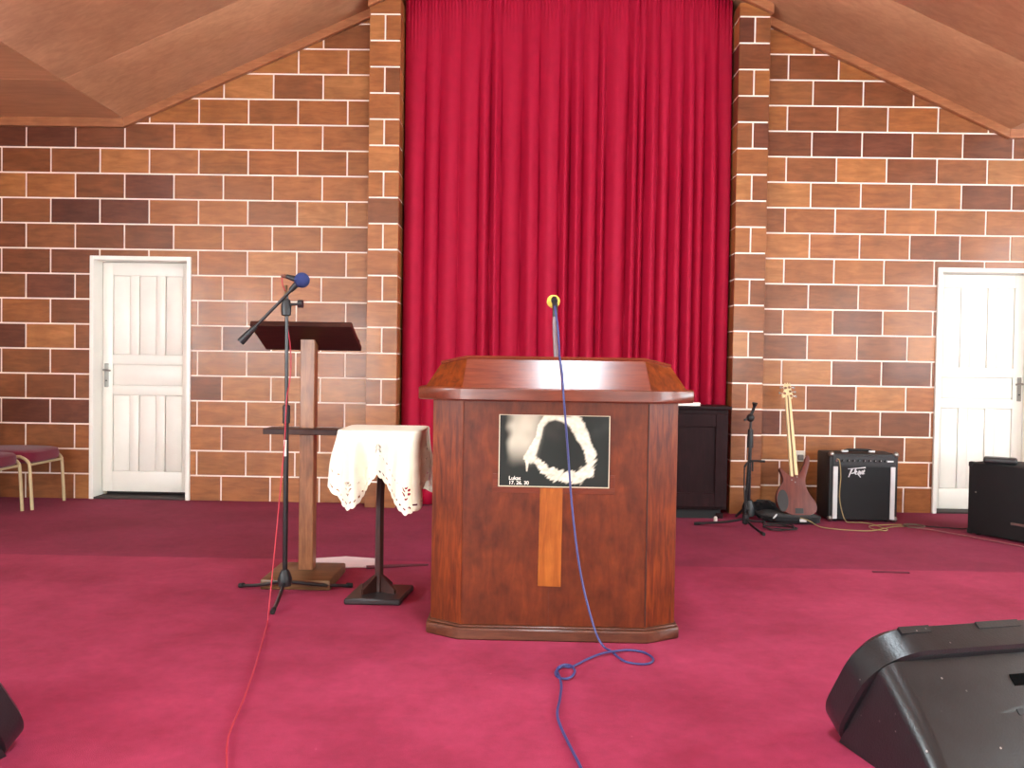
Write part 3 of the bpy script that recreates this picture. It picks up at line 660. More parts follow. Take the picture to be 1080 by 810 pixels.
def cloth_mesh():
    mb = MB(); hx, hy, cr_ = 0.196, 0.185, 0.035; NP, NV = 760, 100; ztop = 0.846
    # rounded rectangle perimeter
    per = []
    segs = []
    for (cx, cy, a0) in ((hx-cr_, -hy+cr_, -PI/2), (hx-cr_, hy-cr_, 0), (-hx+cr_, hy-cr_, PI/2), (-hx+cr_, -hy+cr_, PI)):
        for k in range(13): segs.append(((cx+cr_*math.cos(a0+k/12*PI/2)), (cy+cr_*math.sin(a0+k/12*PI/2)), a0+k/12*PI/2))
    P = []; 
    for i in range(len(segs)): P.append(segs[i])
    cum = [0]
    for i in range(len(P)):
        q = P[(i+1) % len(P)]; cum.append(cum[-1]+math.hypot(q[0]-P[i][0], q[1]-P[i][1]))
    tot = cum[-1]
    def at(s_):
        s_ %= tot; i = 0
        while cum[i+1] < s_: i += 1
        f = (s_-cum[i])/max(1e-9, cum[i+1]-cum[i]); p, q = P[i], P[(i+1) % len(P)]
        a = p[2]; da = ((q[2]-p[2]+PI) % (2*PI))-PI
        return p[0]+(q[0]-p[0])*f, p[1]+(q[1]-p[1])*f, a+da*f
    rnd = random.Random(8); drops = (0.405, 0.36, 0.38, 0.385)   # corner drops: front right, back right, back left, front left
    corner_s = []
    for i in range(4):
        corner_s.append((cum[i*13]+cum[i*13+12])/2+(-0.05, 0.0, 0.0, 0.05)[i])
    top = []; rows = [[] for _ in range(NV+1)]
    holes = set()
    for i in range(NP):
        s_ = i/NP*tot; x, y, a = at(s_)
        ds = [(((s_-c+tot/2) % tot)-tot/2) for c in corner_s]; k = min(range(4), key=lambda q: abs(ds[q])); d = ds[k]
        w = max(0, 1-abs(d)/0.158); w = 0.45*w+0.55*w*w*(3-2*w)
        side = 0.195+0.012*math.sin(s_*21+1)
        drop = side + (drops[k]-side)*(w**1.05)
        drop += 0.008*abs(math.sin(s_*PI/0.021))
        nx_, ny_ = math.cos(a), math.sin(a)
        for j in range(NV+1):
            v = j/NV; L_ = drop*v
            bend = min(L_, 0.014); z = ztop - max(0, L_-0.006) + 0.0
            out = 0.008*min(1, L_/0.014)
            fl_ = max(0, L_-0.02)
            flare = fl_*(0.09-0.04*w)
            wave = 0.020*math.sin(s_*2*PI/0.118+1.2)*min(1, fl_/0.12)*(1-0.3*w) + 0.030*math.sin(d*2*PI/0.10+0.5)*w*min(1, fl_/0.16)
            rr = out+flare+wave
            tang = 0.05*fl_*math.sin(d*2*PI/0.16)*w
            zz_ = z + 0.03*fl_*w
            rows[j].append(mb.bm.verts.new((x+nx_*rr-ny_*tang, y+ny_*rr+nx_*tang, zz_)))
        # openwork: a line of eyelets near the hem, and a lozenge of eyelets at corners and mid sides
        for j in range(NV):
            e = drop*(1-(j+0.5)/NV)                      # distance above hem
            if abs(e-0.030) < 0.0040 and (i % 8) in (0, 1, 2, 3): holes.add((i, j))
            for (cc, ee) in ((0.0, 0.105), (0.14, 0.135), (-0.14, 0.135)):
                for (ox, oz) in ((0.009, 0.010), (-0.009, 0.010), (0.009, -0.010), (-0.009, -0.010), (0.0, 0.027), (0.0, -0.027)):
                    if abs(cc) > 0.1 and abs(oz) > 0.02: continue
                    if math.hypot(d-cc-ox, e-ee-oz) < 0.0056: holes.add((i, j))
            if abs(e-0.118+0.02*abs(math.sin(s_*22))) < 0.0028 and abs(d) < 0.13 and abs(d) > 0.03 and (i % 8) in (0, 1, 2): holes.add((i, j))
    for j in range(NV):
        for i in range(NP):
            if (i, j) in holes: continue
            mb.bm.faces.new((rows[j][i], rows[j+1][i], rows[j+1][(i+1) % NP], rows[j][(i+1) % NP]))
    mb.bm.faces.new(rows[0])
    return mb
tc_ = cloth_mesh().build('tablecloth', M['cloth'], None, ang=75, recalc=True); tc_.location = (-0.672, 4.165, 0)
tag(tc_, 'ivory cloth with scalloped openwork hem draped over the small table', 'tablecloth')
sd = tc_.modifiers.new('thickness', 'SOLIDIFY'); sd.thickness = 0.0012; sd.offset = 1

# ---- cabinet behind the pulpit
cw = wood('cabinet_dark_wood', S(30, 15, 17), S(42, 21, 23), 'z', gs=5, stretch=9, rough=0.5, coat=0.0, spec=0.12, mottle=0.2)
cb = thing('cabinet', 'dark mahogany cabinet with recessed panel doors behind the pulpit', 'cabinet', (0.98, 6.50, 0))
MB().box((0, 0.15, 0.46), (1.26, 0.29, 0.78), bev=0.004).build('body', cw, cb)
MB().box((0, 0.14, 0.862), (1.30, 0.33, 0.028), bev=0.006, seg=2).build('top', cw, cb)
MB().box((0, 0.16, 0.036), (1.18, 0.26, 0.072)).build('plinth', M['rubber'], cb)
for s in (-1, 1):
    cx = s*0.313; dr = MB().box((cx, -0.002, 0.455), (0.615, 0.022, 0.72), bev=0.003).build('door', cw, cb)
    fm = MB()
    for (a, b, u, v) in ((-0.307, -0.215, -0.36, 0.36), (0.215, 0.307, -0.36, 0.36), (-0.215, 0.215, 0.26, 0.36), (-0.215, 0.215, -0.36, -0.25)):
        fm.box((cx+(a+b)/2, -0.019, 0.455+(u+v)/2), (b-a, 0.014, v-u), bev=0.003)
    fm.build('door_frame', cw, dr)
    MB().lathe([(0.0, 0), (0.006, 0), (0.006, 0.012), (0.013, 0.016), (0.013, 0.024), (0.0, 0.027)], (cx-s*0.26, -0.026, 0.5), seg=10, rot=rotm('X', PI/2)).build('knob', M['metal'], dr)
    for yy_ in (0.05, 0.26): MB().box((s*0.58, yy_, 0.022), (0.06, 0.06, 0.044), bev=0.006).build('foot', cw, cb)
pn = MB()
pn.box((0, 0, 0.008), (0.17, 0.12, 0.016), bev=0.003); pn.box((0.01, 0.005, 0.021), (0.15, 0.11, 0.010), rot=rotm('Z', 0.15), bev=0.003)
wp = pn.build('folded_paper', plain('white_paper', S(240, 236, 228), 0.8)); wp.location = (1.292, 6.50, 0.876); tag(wp, 'small white folded papers lying on top of the dark cabinet', 'paper')

# ---- folded microphone stand at the right pilaster
m2 = thing('microphone_stand', 'black folded microphone stand standing before the right block pilaster', 'microphone stand', (1.778, 6.50, 0))
MB().tube([(0.0, 0, 0.05), (0.004, 0.0, 0.62)], 0.0125).build('lower_tube', M['black_metal'], m2)
MB().tube([(-0.03, -0.02, 0.09), (0.0, -0.012, 0.60)], 0.010).build('folded_boom', M['black_metal'], m2)
MB().tube([(0.002, 0, 0.56), (0.003, 0, 0.70)], [0.024, 0.02], seg=12).build('clutch', M['black'], m2)
MB().cyl((0.003, 0, 0.68), (0.005, 0, 0.83), 0.009).build('upper_tube', M['black_metal'], m2)
bc = MB(); bc.lathe(ball(0.032, 6), (0.0, 0, 0.79), seg=10); bc.build('boom_clamp', M['black'], m2)
MB().cyl((0.0, 0, 0.80), (-0.05, -0.01, 0.77), 0.009).build('clamp_screw', M['black'], m2)
MB().tube([(0.004, 0, 0.81), (0.028, 0, 0.875), (0.03, -0.01, 0.905)], [0.011, 0.012, 0.022], seg=8).build('microphone_clip', M['black'], m2)
MB().lathe([(0.012, 0.02), (0.045, 0.03), (0.05, 0.10), (0.03, 0.15), (0.013, 0.16)], (0.0, 0, 0), seg=12).build('hub', M['black'], m2)
for a_ in (0.3, 2.5, 4.4):
    MB().tube([(0.02*math.cos(a_), 0.02*math.sin(a_), 0.10), (0.10*math.cos(a_), 0.10*math.sin(a_), 0.012)], 0.010).build('leg', M['black_metal'], m2)
# ---- guitar stand
gs = thing('guitar_stand', 'low black guitar stand with thin rod and yoke beside the cabinet', 'guitar stand', (1.655, 6.13, 0))
for fx_, fy_ in ((-0.34, 0.10), (0.06, -0.26), (0.20, 0.22)):
    lg = MB().tube([(0, 0, 0.075), (fx_*0.35, fy_*0.35, 0.042), (fx_, fy_, 0.012)], 0.009, smooth=3).build('leg', M['black_metal'], gs)
    MB().tube([(fx_*0.9, fy_*0.9, 0.017), (fx_*1.03, fy_*1.03, 0.012)], 0.012).build('rubber_foot', M['rubber'], lg)
MB().lathe([(0.01, 0.03), (0.022, 0.04), (0.022, 0.10), (0.01, 0.11)], seg=10).build('hub', M['black'], gs)
MB().tube([(0, 0, 0.05), (-0.008, 0.02, 0.36), (-0.008, 0.02, 0.46)], 0.0055).build('rod', M['black_metal'], gs)
yk = MB(); yk.tube([(-0.008, 0.02, 0.45), (0.02, 0.02, 0.485), (0.06, 0.02, 0.495), (0.14, 0.02, 0.492)], 0.008, smooth=3); yk.build('yoke', M['rubber'], gs)
MB().tube([(0.05, 0.02, 0.49), (0.048, 0.012, 0.42)], 0.007).build('yoke_prong', M['rubber'], gs)
# cable coil by the stand
cpts = []
for k in range(60):
    a_ = k/60*2*PI*2.5; rr = 0.105+0.012*math.sin(k*0.9); cpts.append((1.905+rr*1.05*math.cos(a_), 6.12+rr*0.95*math.sin(a_), 0.007+0.0085*(k/60*2.5)))
cable('coiled_cable', cpts, 0.005, M['rubber'], 'black cable coiled on the carpet beside the guitar stand', sm=2)
cp = MB().lathe([(0.0, 0), (0.012, 0), (0.014, 0.01), (0.013, 0.045), (0.007, 0.05), (0.0, 0.05)], seg=12).build('plug', plain('white_plastic', S(232, 224, 214), 0.4)); cp.location = (1.485, 6.33, 0)
tag(cp, 'tiny white plug standing on the carpet before the cabinet', 'plug')

# ---- bass guitar seen from the back
bs = thing('bass_guitar', 'reddish brown bass guitar with striped pale neck leaning against the wall', 'guitar', (2.120, 6.40, 0.060))
bs.rotation_euler = (-math.radians(21.0), 0.062, 0)
K = 0.00161
def bp2(x, y): return ((x-214)*K, (694-y)*K*1.065)
bwood = wood('bass_body_wood', S(88, 40, 34), S(116, 58, 48), 'z', gs=6, stretch=8, rough=0.5, coat=0.0, mottle=0.15)
out = [(205, 697), (160, 684), (130, 660), (120, 630), (124, 598), (140, 568), (155, 545), (150, 515), (138, 488), (146, 484), (164, 500), (180, 512), (192, 514), (226, 500), (242, 492), (258, 462), (268, 430), (277, 414), (286, 424), (284, 452), (272, 495), (262, 530), (264, 562), (282, 598), (305, 628), (313, 655), (302, 678), (270, 692), (235, 698)]
P2 = [Vector((*bp2(x, y), 0)) for x, y in out]; sp, _ = spline(P2, 3, 0.01, True)
MB().prism([(p.x, p.y) for p in sp], 0.0, 0.042, bev=0.007, seg=2).build('body', bwood, bs)
maple = plain('maple', S(228, 204, 156), 0.35, var=0.06); walnut = plain('walnut_stripe', S(110, 76, 50), 0.4)
def nk(nm, x0, x1, x2, x3, y0, y1, mt, d0=-0.004, d1=0.022):
    MB().prism([bp2(x0, y0), bp2(x1, y0), bp2(x3, y1), bp2(x2, y1)], d0, d1, bev=0.002).build(nm, mt, bs)
nk('neck', 190, 204, 180, 188, 520, 132, maple); nk('neck_stripe', 204, 211, 188, 194, 520, 132, walnut, -0.005); nk('neck', 211, 227, 194, 206, 512, 132, maple)
hd = MB().prism([bp2(*q) for q in ((180, 140), (166, 146), (164, 132), (176, 104), (173, 86), (181, 68), (187, 80), (193, 66), (200, 80), (205, 66), (209, 86), (210, 104), (218, 130), (214, 146), (204, 142))], 0.0, 0.018, bev=0.002).build('headstock', maple, bs)
for (x, y, s) in ((174, 96, -1), (168, 124, -1), (206, 92, 1), (211, 112, 1), (214, 134, 1)):
    a = bp2(x, y); tn = MB().cyl((a[0]-s*0.012, -0.006, a[1]), (a[0]-s*0.012, 0.001, a[1]), 0.011, seg=10).build('tuner', M['chrome'], hd)
    m_ = MB(); m_.cyl((a[0]-s*0.01, -0.002, a[1]), (a[0]+s*0.022, -0.002, a[1]), 0.003, seg=6); m_.build('tuner_shaft', M['chrome'], tn)
    MB().box((a[0]+s*0.028, -0.002, a[1]), (0.014, 0.006, 0.019), bev=0.002).build('tuner_key', M['metal'], tn)
cv = [(150+26*math.cos(q*2*PI/20)*(1.0), 634+50*math.sin(q*2*PI/20)) for q in range(20)]
MB().prism([bp2(x, y) for x, y in cv], -0.003, 0.001, bev=0.001).build('control_cover', M['black'], bs)
MB().prism([bp2(*q) for q in ((207, 688), (207, 664), (246, 662), (246, 686))], -0.003, 0.001, bev=0.001).build('battery_cover', M['black'], bs)
for (x, y) in ((196, 536), (212, 545), (222, 520)): 
    a = bp2(x, y); MB().cyl((a[0], -0.002, a[1]), (a[0], 0.001, a[1]), 0.005, seg=8).build('screw', M['metal'], bs)
# ---- soft bag under it
def blob(c, d, nz=0.2, seed=1, seg=28, rings=12, ex=0.6):
    from mathutils import noise
    R = []
    for j in range(rings+1):
        ph = -PI/2+PI*j/rings; ring = []
        for i in range(seg):
            th = 2*PI*i/seg
            f = lambda v, e: math.copysign(abs(v)**e, v)
            p = Vector((f(math.cos(ph), ex)*f(math.cos(th), ex), f(math.cos(ph), ex)*f(math.sin(th), ex), f(math.sin(ph), ex)))
            p *= 1+nz*noise.noise(p*2.3+Vector((seed, 0, 0)))*(0.3 if p.z < -0.5 else 1)
            p.z = max(p.z, -0.92)
            ring.append((c[0]+p.x*d[0], c[1]+p.y*d[1], c[2]+p.z*d[2]))
        R.append(ring)
    return MB().loft(R)
gb = thing('gig_bag', 'soft black bag slumped on the carpet under the bass guitar', 'bag', (2.085, 6.50, 0))
blob((0, 0.03, 0.030), (0.225, 0.23, 0.031), 0.15, 4).build('bag_body', fabric_mat('black_nylon', S(20, 21, 24), 0.1), gb)
blob((-0.13, 0.22, 0.055), (0.10, 0.09, 0.06), 0.25, 9).build('bag_fold', fabric_mat('black_nylon_fold', S(18, 19, 22), 0.1), gb)
MB().box((-0.150, -0.165, 0.058), (0.012, 0.012, 0.045), rot=rotm('Y', 0.7), bev=0.003).build('buckle', M['silver'], gb)
MB().box((0.05, -0.198, 0.035), (0.05, 0.01, 0.022), rot=rotm('Z', 0.1), bev=0.002).build('tag', M['silver'], gb)

# ---- guitar amplifier
am = thing('guitar_amplifier', 'black guitar amplifier with silver side strips standing on the carpet by the wall', 'amplifier', (2.652, 6.48, 0))
AW, AH, AD = 0.53, 0.515, 0.27
MB().box((0, AD/2, AH/2+0.012), (AW, AD, AH), bev=0.012, seg=2).build('cabinet', M['tolex'], am)
MB().box((0, -0.003, 0.225), (AW-0.075, 0.010, 0.405), bev=0.002).build('grille', M['grille'], am)
cpn = MB().box((0, -0.003, 0.475), (AW-0.05, 0.010, 0.068), bev=0.002).build('control_panel', plain('panel_black', S(32, 33, 35), 0.4), am)
for i in range(9):
    x = -0.165+i*0.041
    kn = MB().cyl((x, -0.008, 0.472), (x, -0.024, 0.472), 0.0095, 0.008, seg=10).build('knob', M['black'], cpn)
    MB().box((x, -0.0245, 0.476), (0.002, 0.002, 0.009)).build('pointer', M['silver'], kn)
MB().cyl((-0.215, -0.008, 0.472), (-0.215, -0.014, 0.472), 0.008, seg=10).build('jack', M['chrome'], cpn)
MB().box((0.195, -0.009, 0.472), (0.055, 0.002, 0.011)).build('panel_badge', M['silver'], cpn)
for s in (-1, 1):
    MB().box((s*(AW/2-0.045), -0.010, 0.226), (0.036, 0.012, 0.405), bev=0.003).build('side_strip', M['silver'], am)
    for z in (0.018, AH+0.004): MB().lathe(ball(0.024, 6), (s*(AW/2-0.018), 0.012, z+0.002 if z > 0.2 else 0.026), seg=10).build('corner_cap', M['metal'], am)
    for y in (0.05, AD-0.05): MB().cyl((s*0.2, y, 0), (s*0.2, y, 0.014), 0.016).build('foot', M['rubber'], am)
hdl = MB(); hdl.tube([(-0.11, 0.12, AH+0.018), (-0.07, 0.12, AH+0.030), (0.07, 0.12, AH+0.030), (0.11, 0.12, AH+0.018)], 0.011, smooth=3); hdl.build('handle', M['rubber'], am)
for s in (-1, 1): MB().box((s*0.105, 0.12, AH+0.020), (0.05, 0.03, 0.016), bev=0.004).build('handle_cap', M['silver'], am)
# script logo on the grille, cut as slanting strokes
def stroke(pts, w): 
    (x0, z0), (x1, z1) = pts; d = Vector((x1-x0, z1-z0)); n = Vector((-d.y, d.x)).normalized()
    a, b = w if isinstance(w, tuple) else (w, w); return [(x0+n.x*a, z0+n.y*a), (x1+n.x*b, z1+n.y*b), (x1-n.x*b, z1-n.y*b), (x0-n.x*a, z0-n.y*a)]
lg = MB(); kk = 0.000860; lx, lz = -0.058, 0.385
def LP(x, y): return (lx+(x-392)*kk, lz-(y-285)*kk)
SEG = [((315, 256), (470, 241), 2.2, 5.5), ((352, 252), (320, 330), 8, 2.5), ((385, 250), (372, 290), 6, 5), ((372, 290), (344, 296), 5, 3), ((378, 302), (390, 272), 4, 4), ((390, 272), (398, 286), 3, 3), ((380, 302), (400, 300), 4, 2),
       ((402, 302), (416, 270), 4, 4), ((416, 270), (418, 302), 4, 4), ((424, 274), (426, 304), 4, 4), ((426, 304), (442, 268), 4, 3), ((440, 300), (452, 270), 4, 4), ((452, 270), (462, 282), 3, 3), ((442, 300), (462, 296), 4, 2), ((405, 300), (428, 330), 6, 2), ((462, 262), (448, 300), 5, 2)]
for a, b, w0, w1 in SEG:
    lg.prism(stroke((LP(*a), LP(*b)), (w0*kk, w1*kk)), -0.0125, -0.0085)
lg.build('logo', M['silver'], am)
yel = plain('ochre_cable', S(150, 130, 84), 0.5)
ycp = [(2.435, 6.462, 0.487), (2.447, 6.435, 0.475), (2.456, 6.425, 0.36), (2.452, 6.43, 0.20), (2.468, 6.40, 0.07), (2.49, 6.38, 0.02), (2.545, 6.40, 0.010), (2.62, 6.405, 0.009), (2.675, 6.36, 0.008), (2.69, 6.24, 0.008), (2.705, 6.16, 0.007), (2.66, 6.11, 0.007), (2.60, 6.16, 0.008), (2.62, 6.27, 0.009), (2.75, 6.33, 0.008), (2.90, 6.36, 0.008)]
cable('instrument_cable', ycp, 0.0038, yel, 'ochre cable hanging down the amplifier front and looping on the carpet')
cable('instrument_cable', [(2.10, 6.265, 0.062), (2.16, 6.24, 0.045), (2.22, 6.20, 0.012), (2.30, 6.15, 0.0065), (2.42, 6.11, 0.0055), (2.56, 6.10, 0.0055), (2.72, 6.22, 0.0055), (2.83, 6.29, 0.0055), (2.90, 6.30, 0.0055)], 0.0038, yel, 'ochre cable running along the carpet from the bass guitar bag to the amplifier')
pk = []
for k in range(26): a_ = k/25*2*PI*1.6; pk.append((2.965+0.075*math.cos(a_), 6.30+0.06*math.sin(a_), 0.006+0.006*k/25*1.6))
cable('power_cable', pk, 0.0045, plain('grey_brown_cable', S(96, 78, 66), 0.5), 'grey brown cable loop at the right foot of the amplifier', sm=2)
so = thing('wall_socket', 'small white wall socket on the blocks behind the bass guitar neck', 'socket', (2.305, W, 0.455))
MB().box((0, -0.009, 0), (0.09, 0.018, 0.09), bev=0.004).build('plate', plain('socket_white', S(228, 222, 208), 0.4), so)
MB().box((0.005, -0.033, -0.008), (0.045, 0.03, 0.045), bev=0.006).build('plugged_adapter', plain('adapter_grey', S(120, 116, 110), 0.4), so)

# ---- loudspeaker box on the right
sp_ = thing('speaker_cabinet', 'large black loudspeaker box standing before the right white door', 'speaker', (3.245, 6.09, 0), math.radians(-58.5))
MB().box((0.31, 0.21, 0.265), (0.62, 0.42, 0.51), bev=0.014, seg=2).build('cabinet', plain('black_carpet_cover', S(17, 17, 19), 0.8, bump=0.5, bscale=400), sp_)
for x in (0.06, 0.56):
    for y in (0.05, 0.37): MB().cyl((x, y, 0), (x, y, 0.014), 0.02).build('foot', M['rubber'], sp_)
for z in (0.025, 0.505): MB().box((0.018, 0.018, z), (0.04, 0.04, 0.04), bev=0.008).build('corner_guard', M['rubber'], sp_)
MB().cyl((0.06, -0.002, 0.31), (0.06, 0.004, 0.31), 0.006).build('screw', M['metal'], sp_)
MB().box((0.375, -0.003, 0.125), (0.13, 0.008, 0.018), bev=0.003).build('badge', M['metal'], sp_)
hp = MB(); hp.tube([(-0.004, 0.10, 0.14), (-0.022, 0.10, 0.17), (-0.022, 0.10, 0.36), (-0.004, 0.10, 0.39)], 0.009, smooth=3); hp.build('handle', M['silver'], sp_)
eq = thing('black_case', 'slim black rounded case lying on top of the right loudspeaker box', 'case', (3.405, 5.97, 0.5205), math.radians(-30))
MB().box((0, 0, 0.026), (0.21, 0.13, 0.044), bev=0.016, seg=3).build('shell', M['black'], eq)
MB().box((0, 0, 0.003), (0.17, 0.09, 0.006)).build('base', M['rubber'], eq)
cable('power_cable', [(2.90, 6.27, 0.006), (3.02, 6.20, 0.0055), (3.15, 6.02, 0.0055), (3.30, 5.78, 0.0055), (3.42, 5.60, 0.0055), (3.62, 5.42, 0.0055), (3.9, 5.3, 0.0055)], 0.005, plain('mauve_cable', S(150, 90, 96), 0.5), 'dull mauve cable crossing the carpet in front of the right loudspeaker box')
cable('power_cable', [(3.0, 6.36, 0.006), (3.1, 6.30, 0.0055), (3.2, 6.27, 0.0055), (3.29, 6.24, 0.0055), (3.42, 6.30, 0.0055)], 0.0045, M['rubber'], 'black cable on the carpet between the amplifier and the right loudspeaker box')
stp = MB().box((0, 0, 0.004), (0.21, 0.016, 0.008), bev=0.002).build('dark_strip', plain('dark_red_strip', S(96, 22, 44), 0.8)); stp.location = (2.16, 4.86, 0); stp.rotation_euler = (0, 0, -0.05)
tag(stp, 'thin dark red strip lying on the carpet in front of the amplifier', 'strip')

# ---- paper and stick on the carpet behind the lectern
sh = MB(); sh.prism([(-0.27, -0.03), (-0.05, -0.13), (0.16, -0.10), (0.17, 0.08), (-0.05, 0.13), (-0.24, 0.06)], 0.0, 0.010, bev=0.003, axis='z')
so2 = sh.build('paper_sheet', plain('off_white_sheet', S(226, 206, 206), 0.8)); so2.location = (-0.98, 4.86, 0); tag(so2, 'flat white sheet on the carpet behind the lectern base', 'paper')
rd = MB(); rd.tube([(0.0, 0, 0.012), (0.10, 0.02, 0.014), (0.26, 0.07, 0.012), (0.34, 0.10, 0.008)], [0.010, 0.009, 0.007, 0.005], smooth=3)
ro_ = rd.build('stick', plain('dark_twig', S(92, 34, 44), 0.7)); ro_.location = (-0.86, 4.72, 0); tag(ro_, 'thin dark stick on the carpet between the lectern base and pedestal table', 'stick')

# ---- stacking chairs at the left
beige = plain('beige_enamel', S(196, 178, 138), 0.35, 0.2)
def make_chair():
    c = thing('chair', '', 'chair', (0, 0, 0), group='burgundy chairs by the left wall')
    for s in (-1, 1):
        y = s*0.225
        MB().tube([(0.03, y, 0.0), (0.012, y, 0.30), (0.0, y, 0.365), (-0.05, y, 0.402), (-0.12, y, 0.408), (-0.49, y, 0.388)], 0.0125, smooth=4).build('front_leg', beige, c)
        MB().tube([(-0.56, y, 0.0), (-0.52, y, 0.30), (-0.52, y, 0.42), (-0.57, y, 0.62), (-0.62, y, 0.86)], 0.0125, smooth=4).build('rear_leg', beige, c)
    MB().tube([(0.006, -0.225, 0.345), (0.006, 0.225, 0.345)], 0.010).build('front_rail', beige, c)
    MB().tube([(-0.492, -0.225, 0.37), (-0.492, 0.225, 0.37)], 0.010).build('rear_rail', beige, c)
    blob((-0.235, 0, 0.402), (0.265, 0.235, 0.058), 0.05, 2, seg=36, rings=12, ex=0.42).build('seat', M['burgundy'], c)
    b_ = blob((0, 0, 0), (0.035, 0.225, 0.20), 0.05, 5, seg=36, rings=12, ex=0.42).build('backrest', M['burgundy'], c); b_.location = (-0.585, 0, 0.70); b_.rotation_euler = (0, -0.2, 0)
    return c
c1 = make_chair(); c1.location = (-3.765, 6.60, 0); c1['label'] = 'burgundy padded chair with beige metal legs nearest the left white door'
c2 = copy_tree(c1); c2.location = (-3.815, 6.105, 0); c2['label'] = 'burgundy padded chair cut off by the left edge of the photo'

# ---- stage monitors in the foreground
mon_m = plain('scuffed_black_plastic', S(27, 28, 30), 0.34, bump=0.2, bscale=160, var=0.2, vscale=14)
def scuff(m):
    N, L = m.node_tree.nodes, m.node_tree.links; b = N['Principled BSDF']; src = b.inputs['Base Color'].links[0].from_socket
    tc = N.new('ShaderNodeTexCoord'); v = N.new('ShaderNodeTexVoronoi'); v.inputs['Scale'].default_value = 26; L.new(tc.outputs['Object'], v.inputs['Vector'])
    n = N.new('ShaderNodeTexNoise'); n.inputs['Scale'].default_value = 9; n.inputs['Detail'].default_value = 6; L.new(tc.outputs['Object'], n.inputs['Vector'])
    a = N.new('ShaderNodeMath'); a.operation = 'LESS_THAN'; a.inputs[1].default_value = 0.085; L.new(v.outputs['Distance'], a.inputs[0])
    c = N.new('ShaderNodeMapRange'); c.inputs['From Min'].default_value = 0.5; c.inputs['From Max'].default_value = 0.62; L.new(n.outputs['Fac'], c.inputs['Value'])
    d = N.new('ShaderNodeMath'); d.operation = 'MULTIPLY'; L.new(a.outputs[0], d.inputs[0]); L.new(c.outputs[0], d.inputs[1])
    x = N.new('ShaderNodeMix'); x.data_type = 'RGBA'; L.new(d.outputs[0], x.inputs['Factor']); L.new(src, x.inputs['A']); x.inputs['B'].default_value = S(150, 145, 140); L.new(x.outputs['Result'], b.inputs['Base Color'])
scuff(mon_m)
def rrect(hu, v0, v1, w, r, n=6):
    pts = []
    for (cu_, cv_, a0) in ((hu-r, v0+r, -PI/2), (hu-r, v1-r, 0), (-hu+r, v1-r, PI/2), (-hu+r, v0+r, PI)):
        for k in range(n+1): a = a0+k/n*PI/2; pts.append((cu_+r*math.cos(a), cv_+r*math.sin(a), w))
    return pts
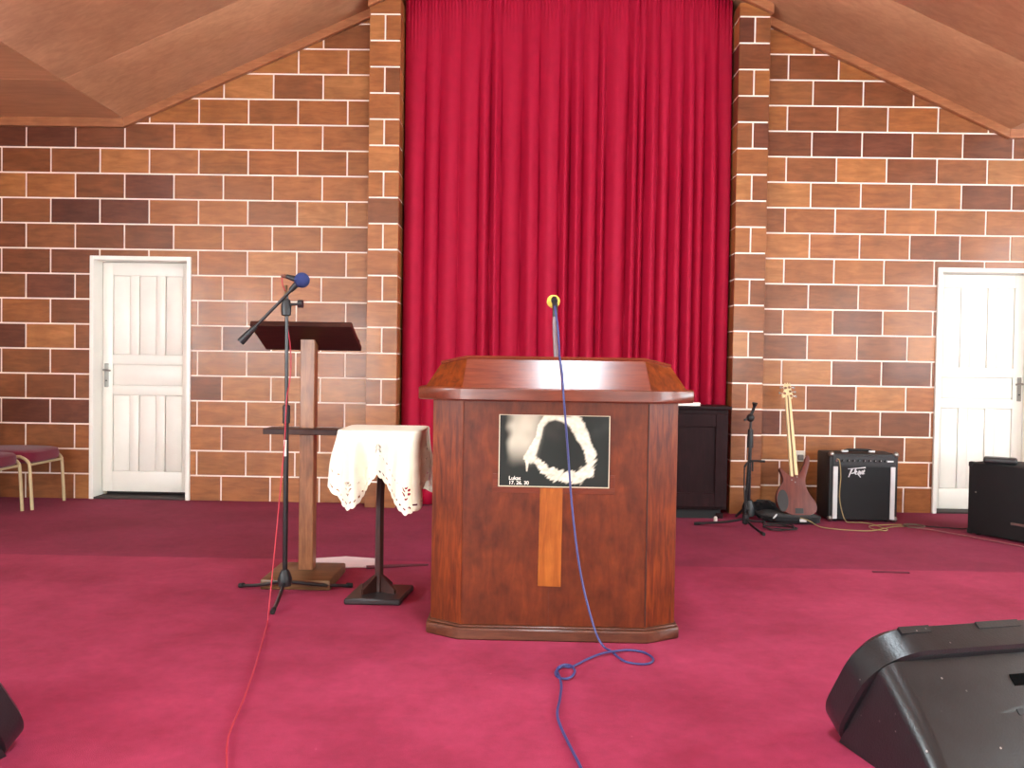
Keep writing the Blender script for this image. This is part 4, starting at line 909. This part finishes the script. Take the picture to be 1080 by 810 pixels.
def monitor(loc, rz, label, tilt, sx=1.0, sc=1.25):
    c = thing('stage_monitor', label, 'speaker', loc, rz, 'moulded stage monitors on the carpet')
    T = rotm('X', tilt)
    def tr(p): v = (T @ Vector((p[0]*sx, -p[2], p[1])))*sc; return (v.x, v.y, v.z)   # u along x, v upwards, w towards the viewer side
    def loft(nm, rings, mt, par=c, ang=30): return MB().loft([[tr(p) for p in r] for r in rings]).build(nm, mt, par, ang=ang)
    H = 0.335
    rim = loft('baffle_rim', [rrect(0.315, 0.015, H-0.015, -0.012, 0.105, 9), rrect(0.33, 0, H, 0.0, 0.12, 9), rrect(0.33, 0, H, 0.062, 0.12, 9), rrect(0.322, 0.006, H-0.008, 0.067, 0.115, 9)], mon_m)
    loft('grille', [rrect(0.295, 0.03, H-0.03, -0.020, 0.07), rrect(0.30, 0.025, H-0.025, -0.012, 0.075)], M['grille'])
    k = math.tan(tilt)
    rings = []
    for w, f in ((0.0675, 0), (0.12, 0.12), (0.22, 0.36), (0.30, 0.7), (0.345, 0.95), (0.355, 1.0)):
        hu = 0.312-0.004*f - (0.012 if f == 1.0 else 0); v0 = max(0.012, (w-0.065)*k+0.004) + (0.01 if f == 1 else 0); v1 = H-0.022-0.075*f-(0.012 if f == 1 else 0)
        rings.append(rrect(hu, v0, v1, w, 0.036-0.010*f))
    sh_ = loft('shell', rings, mon_m, ang=40)
    # ribs, a plate coloured black for the handle hole's shade, and raised rear panel on the upper face
    def top(u, w, up_=0.0): f = min(1, max(0, (w-0.09)/0.255)); return (u, H-0.022-0.075*f+up_, w)
    def plate(nm, poly, mt, th, par):
        a = [tr(top(u, w, 0.0)) for u, w in poly]; b = [tr(top(u, w, th)) for u, w in poly]
        return MB().loft([a, b]).build(nm, mt, par)
    arch = [(-0.235, 0.352), (-0.228, 0.29), (-0.20, 0.235), (-0.15, 0.20), (-0.07, 0.182), (0.0, 0.178), (0.07, 0.182), (0.15, 0.20), (0.20, 0.235), (0.228, 0.29), (0.235, 0.352)]
    plate('rear_panel', arch, plain('monitor_panel', S(34, 36, 36), 0.5, bump=0.2), 0.008, sh_)
    plate('handle_hole_shade', [(-0.035, 0.115), (0.075, 0.115), (0.08, 0.163), (-0.04, 0.163)], plain('hole_shade', S(6, 6, 6), 1.0, spec=0.05), 0.002, sh_)
    for (u, w) in ((-0.12, 0.215), (-0.06, 0.193)): plate('screw_boss', [(u-0.008, w-0.006), (u+0.008, w-0.006), (u+0.008, w+0.006), (u-0.008, w+0.006)], M['rubber'], 0.010, sh_)
    for (u, wv) in ((-0.2, 0.02), (-0.1, 0.03), (0.02, 0.025)): pass
    for i_, (u0, u1) in enumerate(((-0.245, -0.17), (-0.05, 0.06))):
        MB().loft([[tr(p) for p in ((u0, H-0.004, 0.0), (u1, H-0.004, 0.0), (u1, H-0.004, 0.016), (u0, H-0.004, 0.016))], [tr(p) for p in ((u0, H+0.004, 0.0), (u1, H+0.004, 0.0), (u1, H+0.002, 0.016), (u0, H+0.002, 0.016))]]).build('rim_lug', mon_m, rim)
    return c
monitor((1.415, 2.84, 0.0), math.radians(14), 'scuffed black stage monitor in the right foreground of the carpet', math.radians(32), 1.0, 1.4)
monitor((-1.845, 2.61, 0.0), math.radians(-14), 'black stage monitor whose rounded corner shows at the bottom left edge', math.radians(32), -1.0)
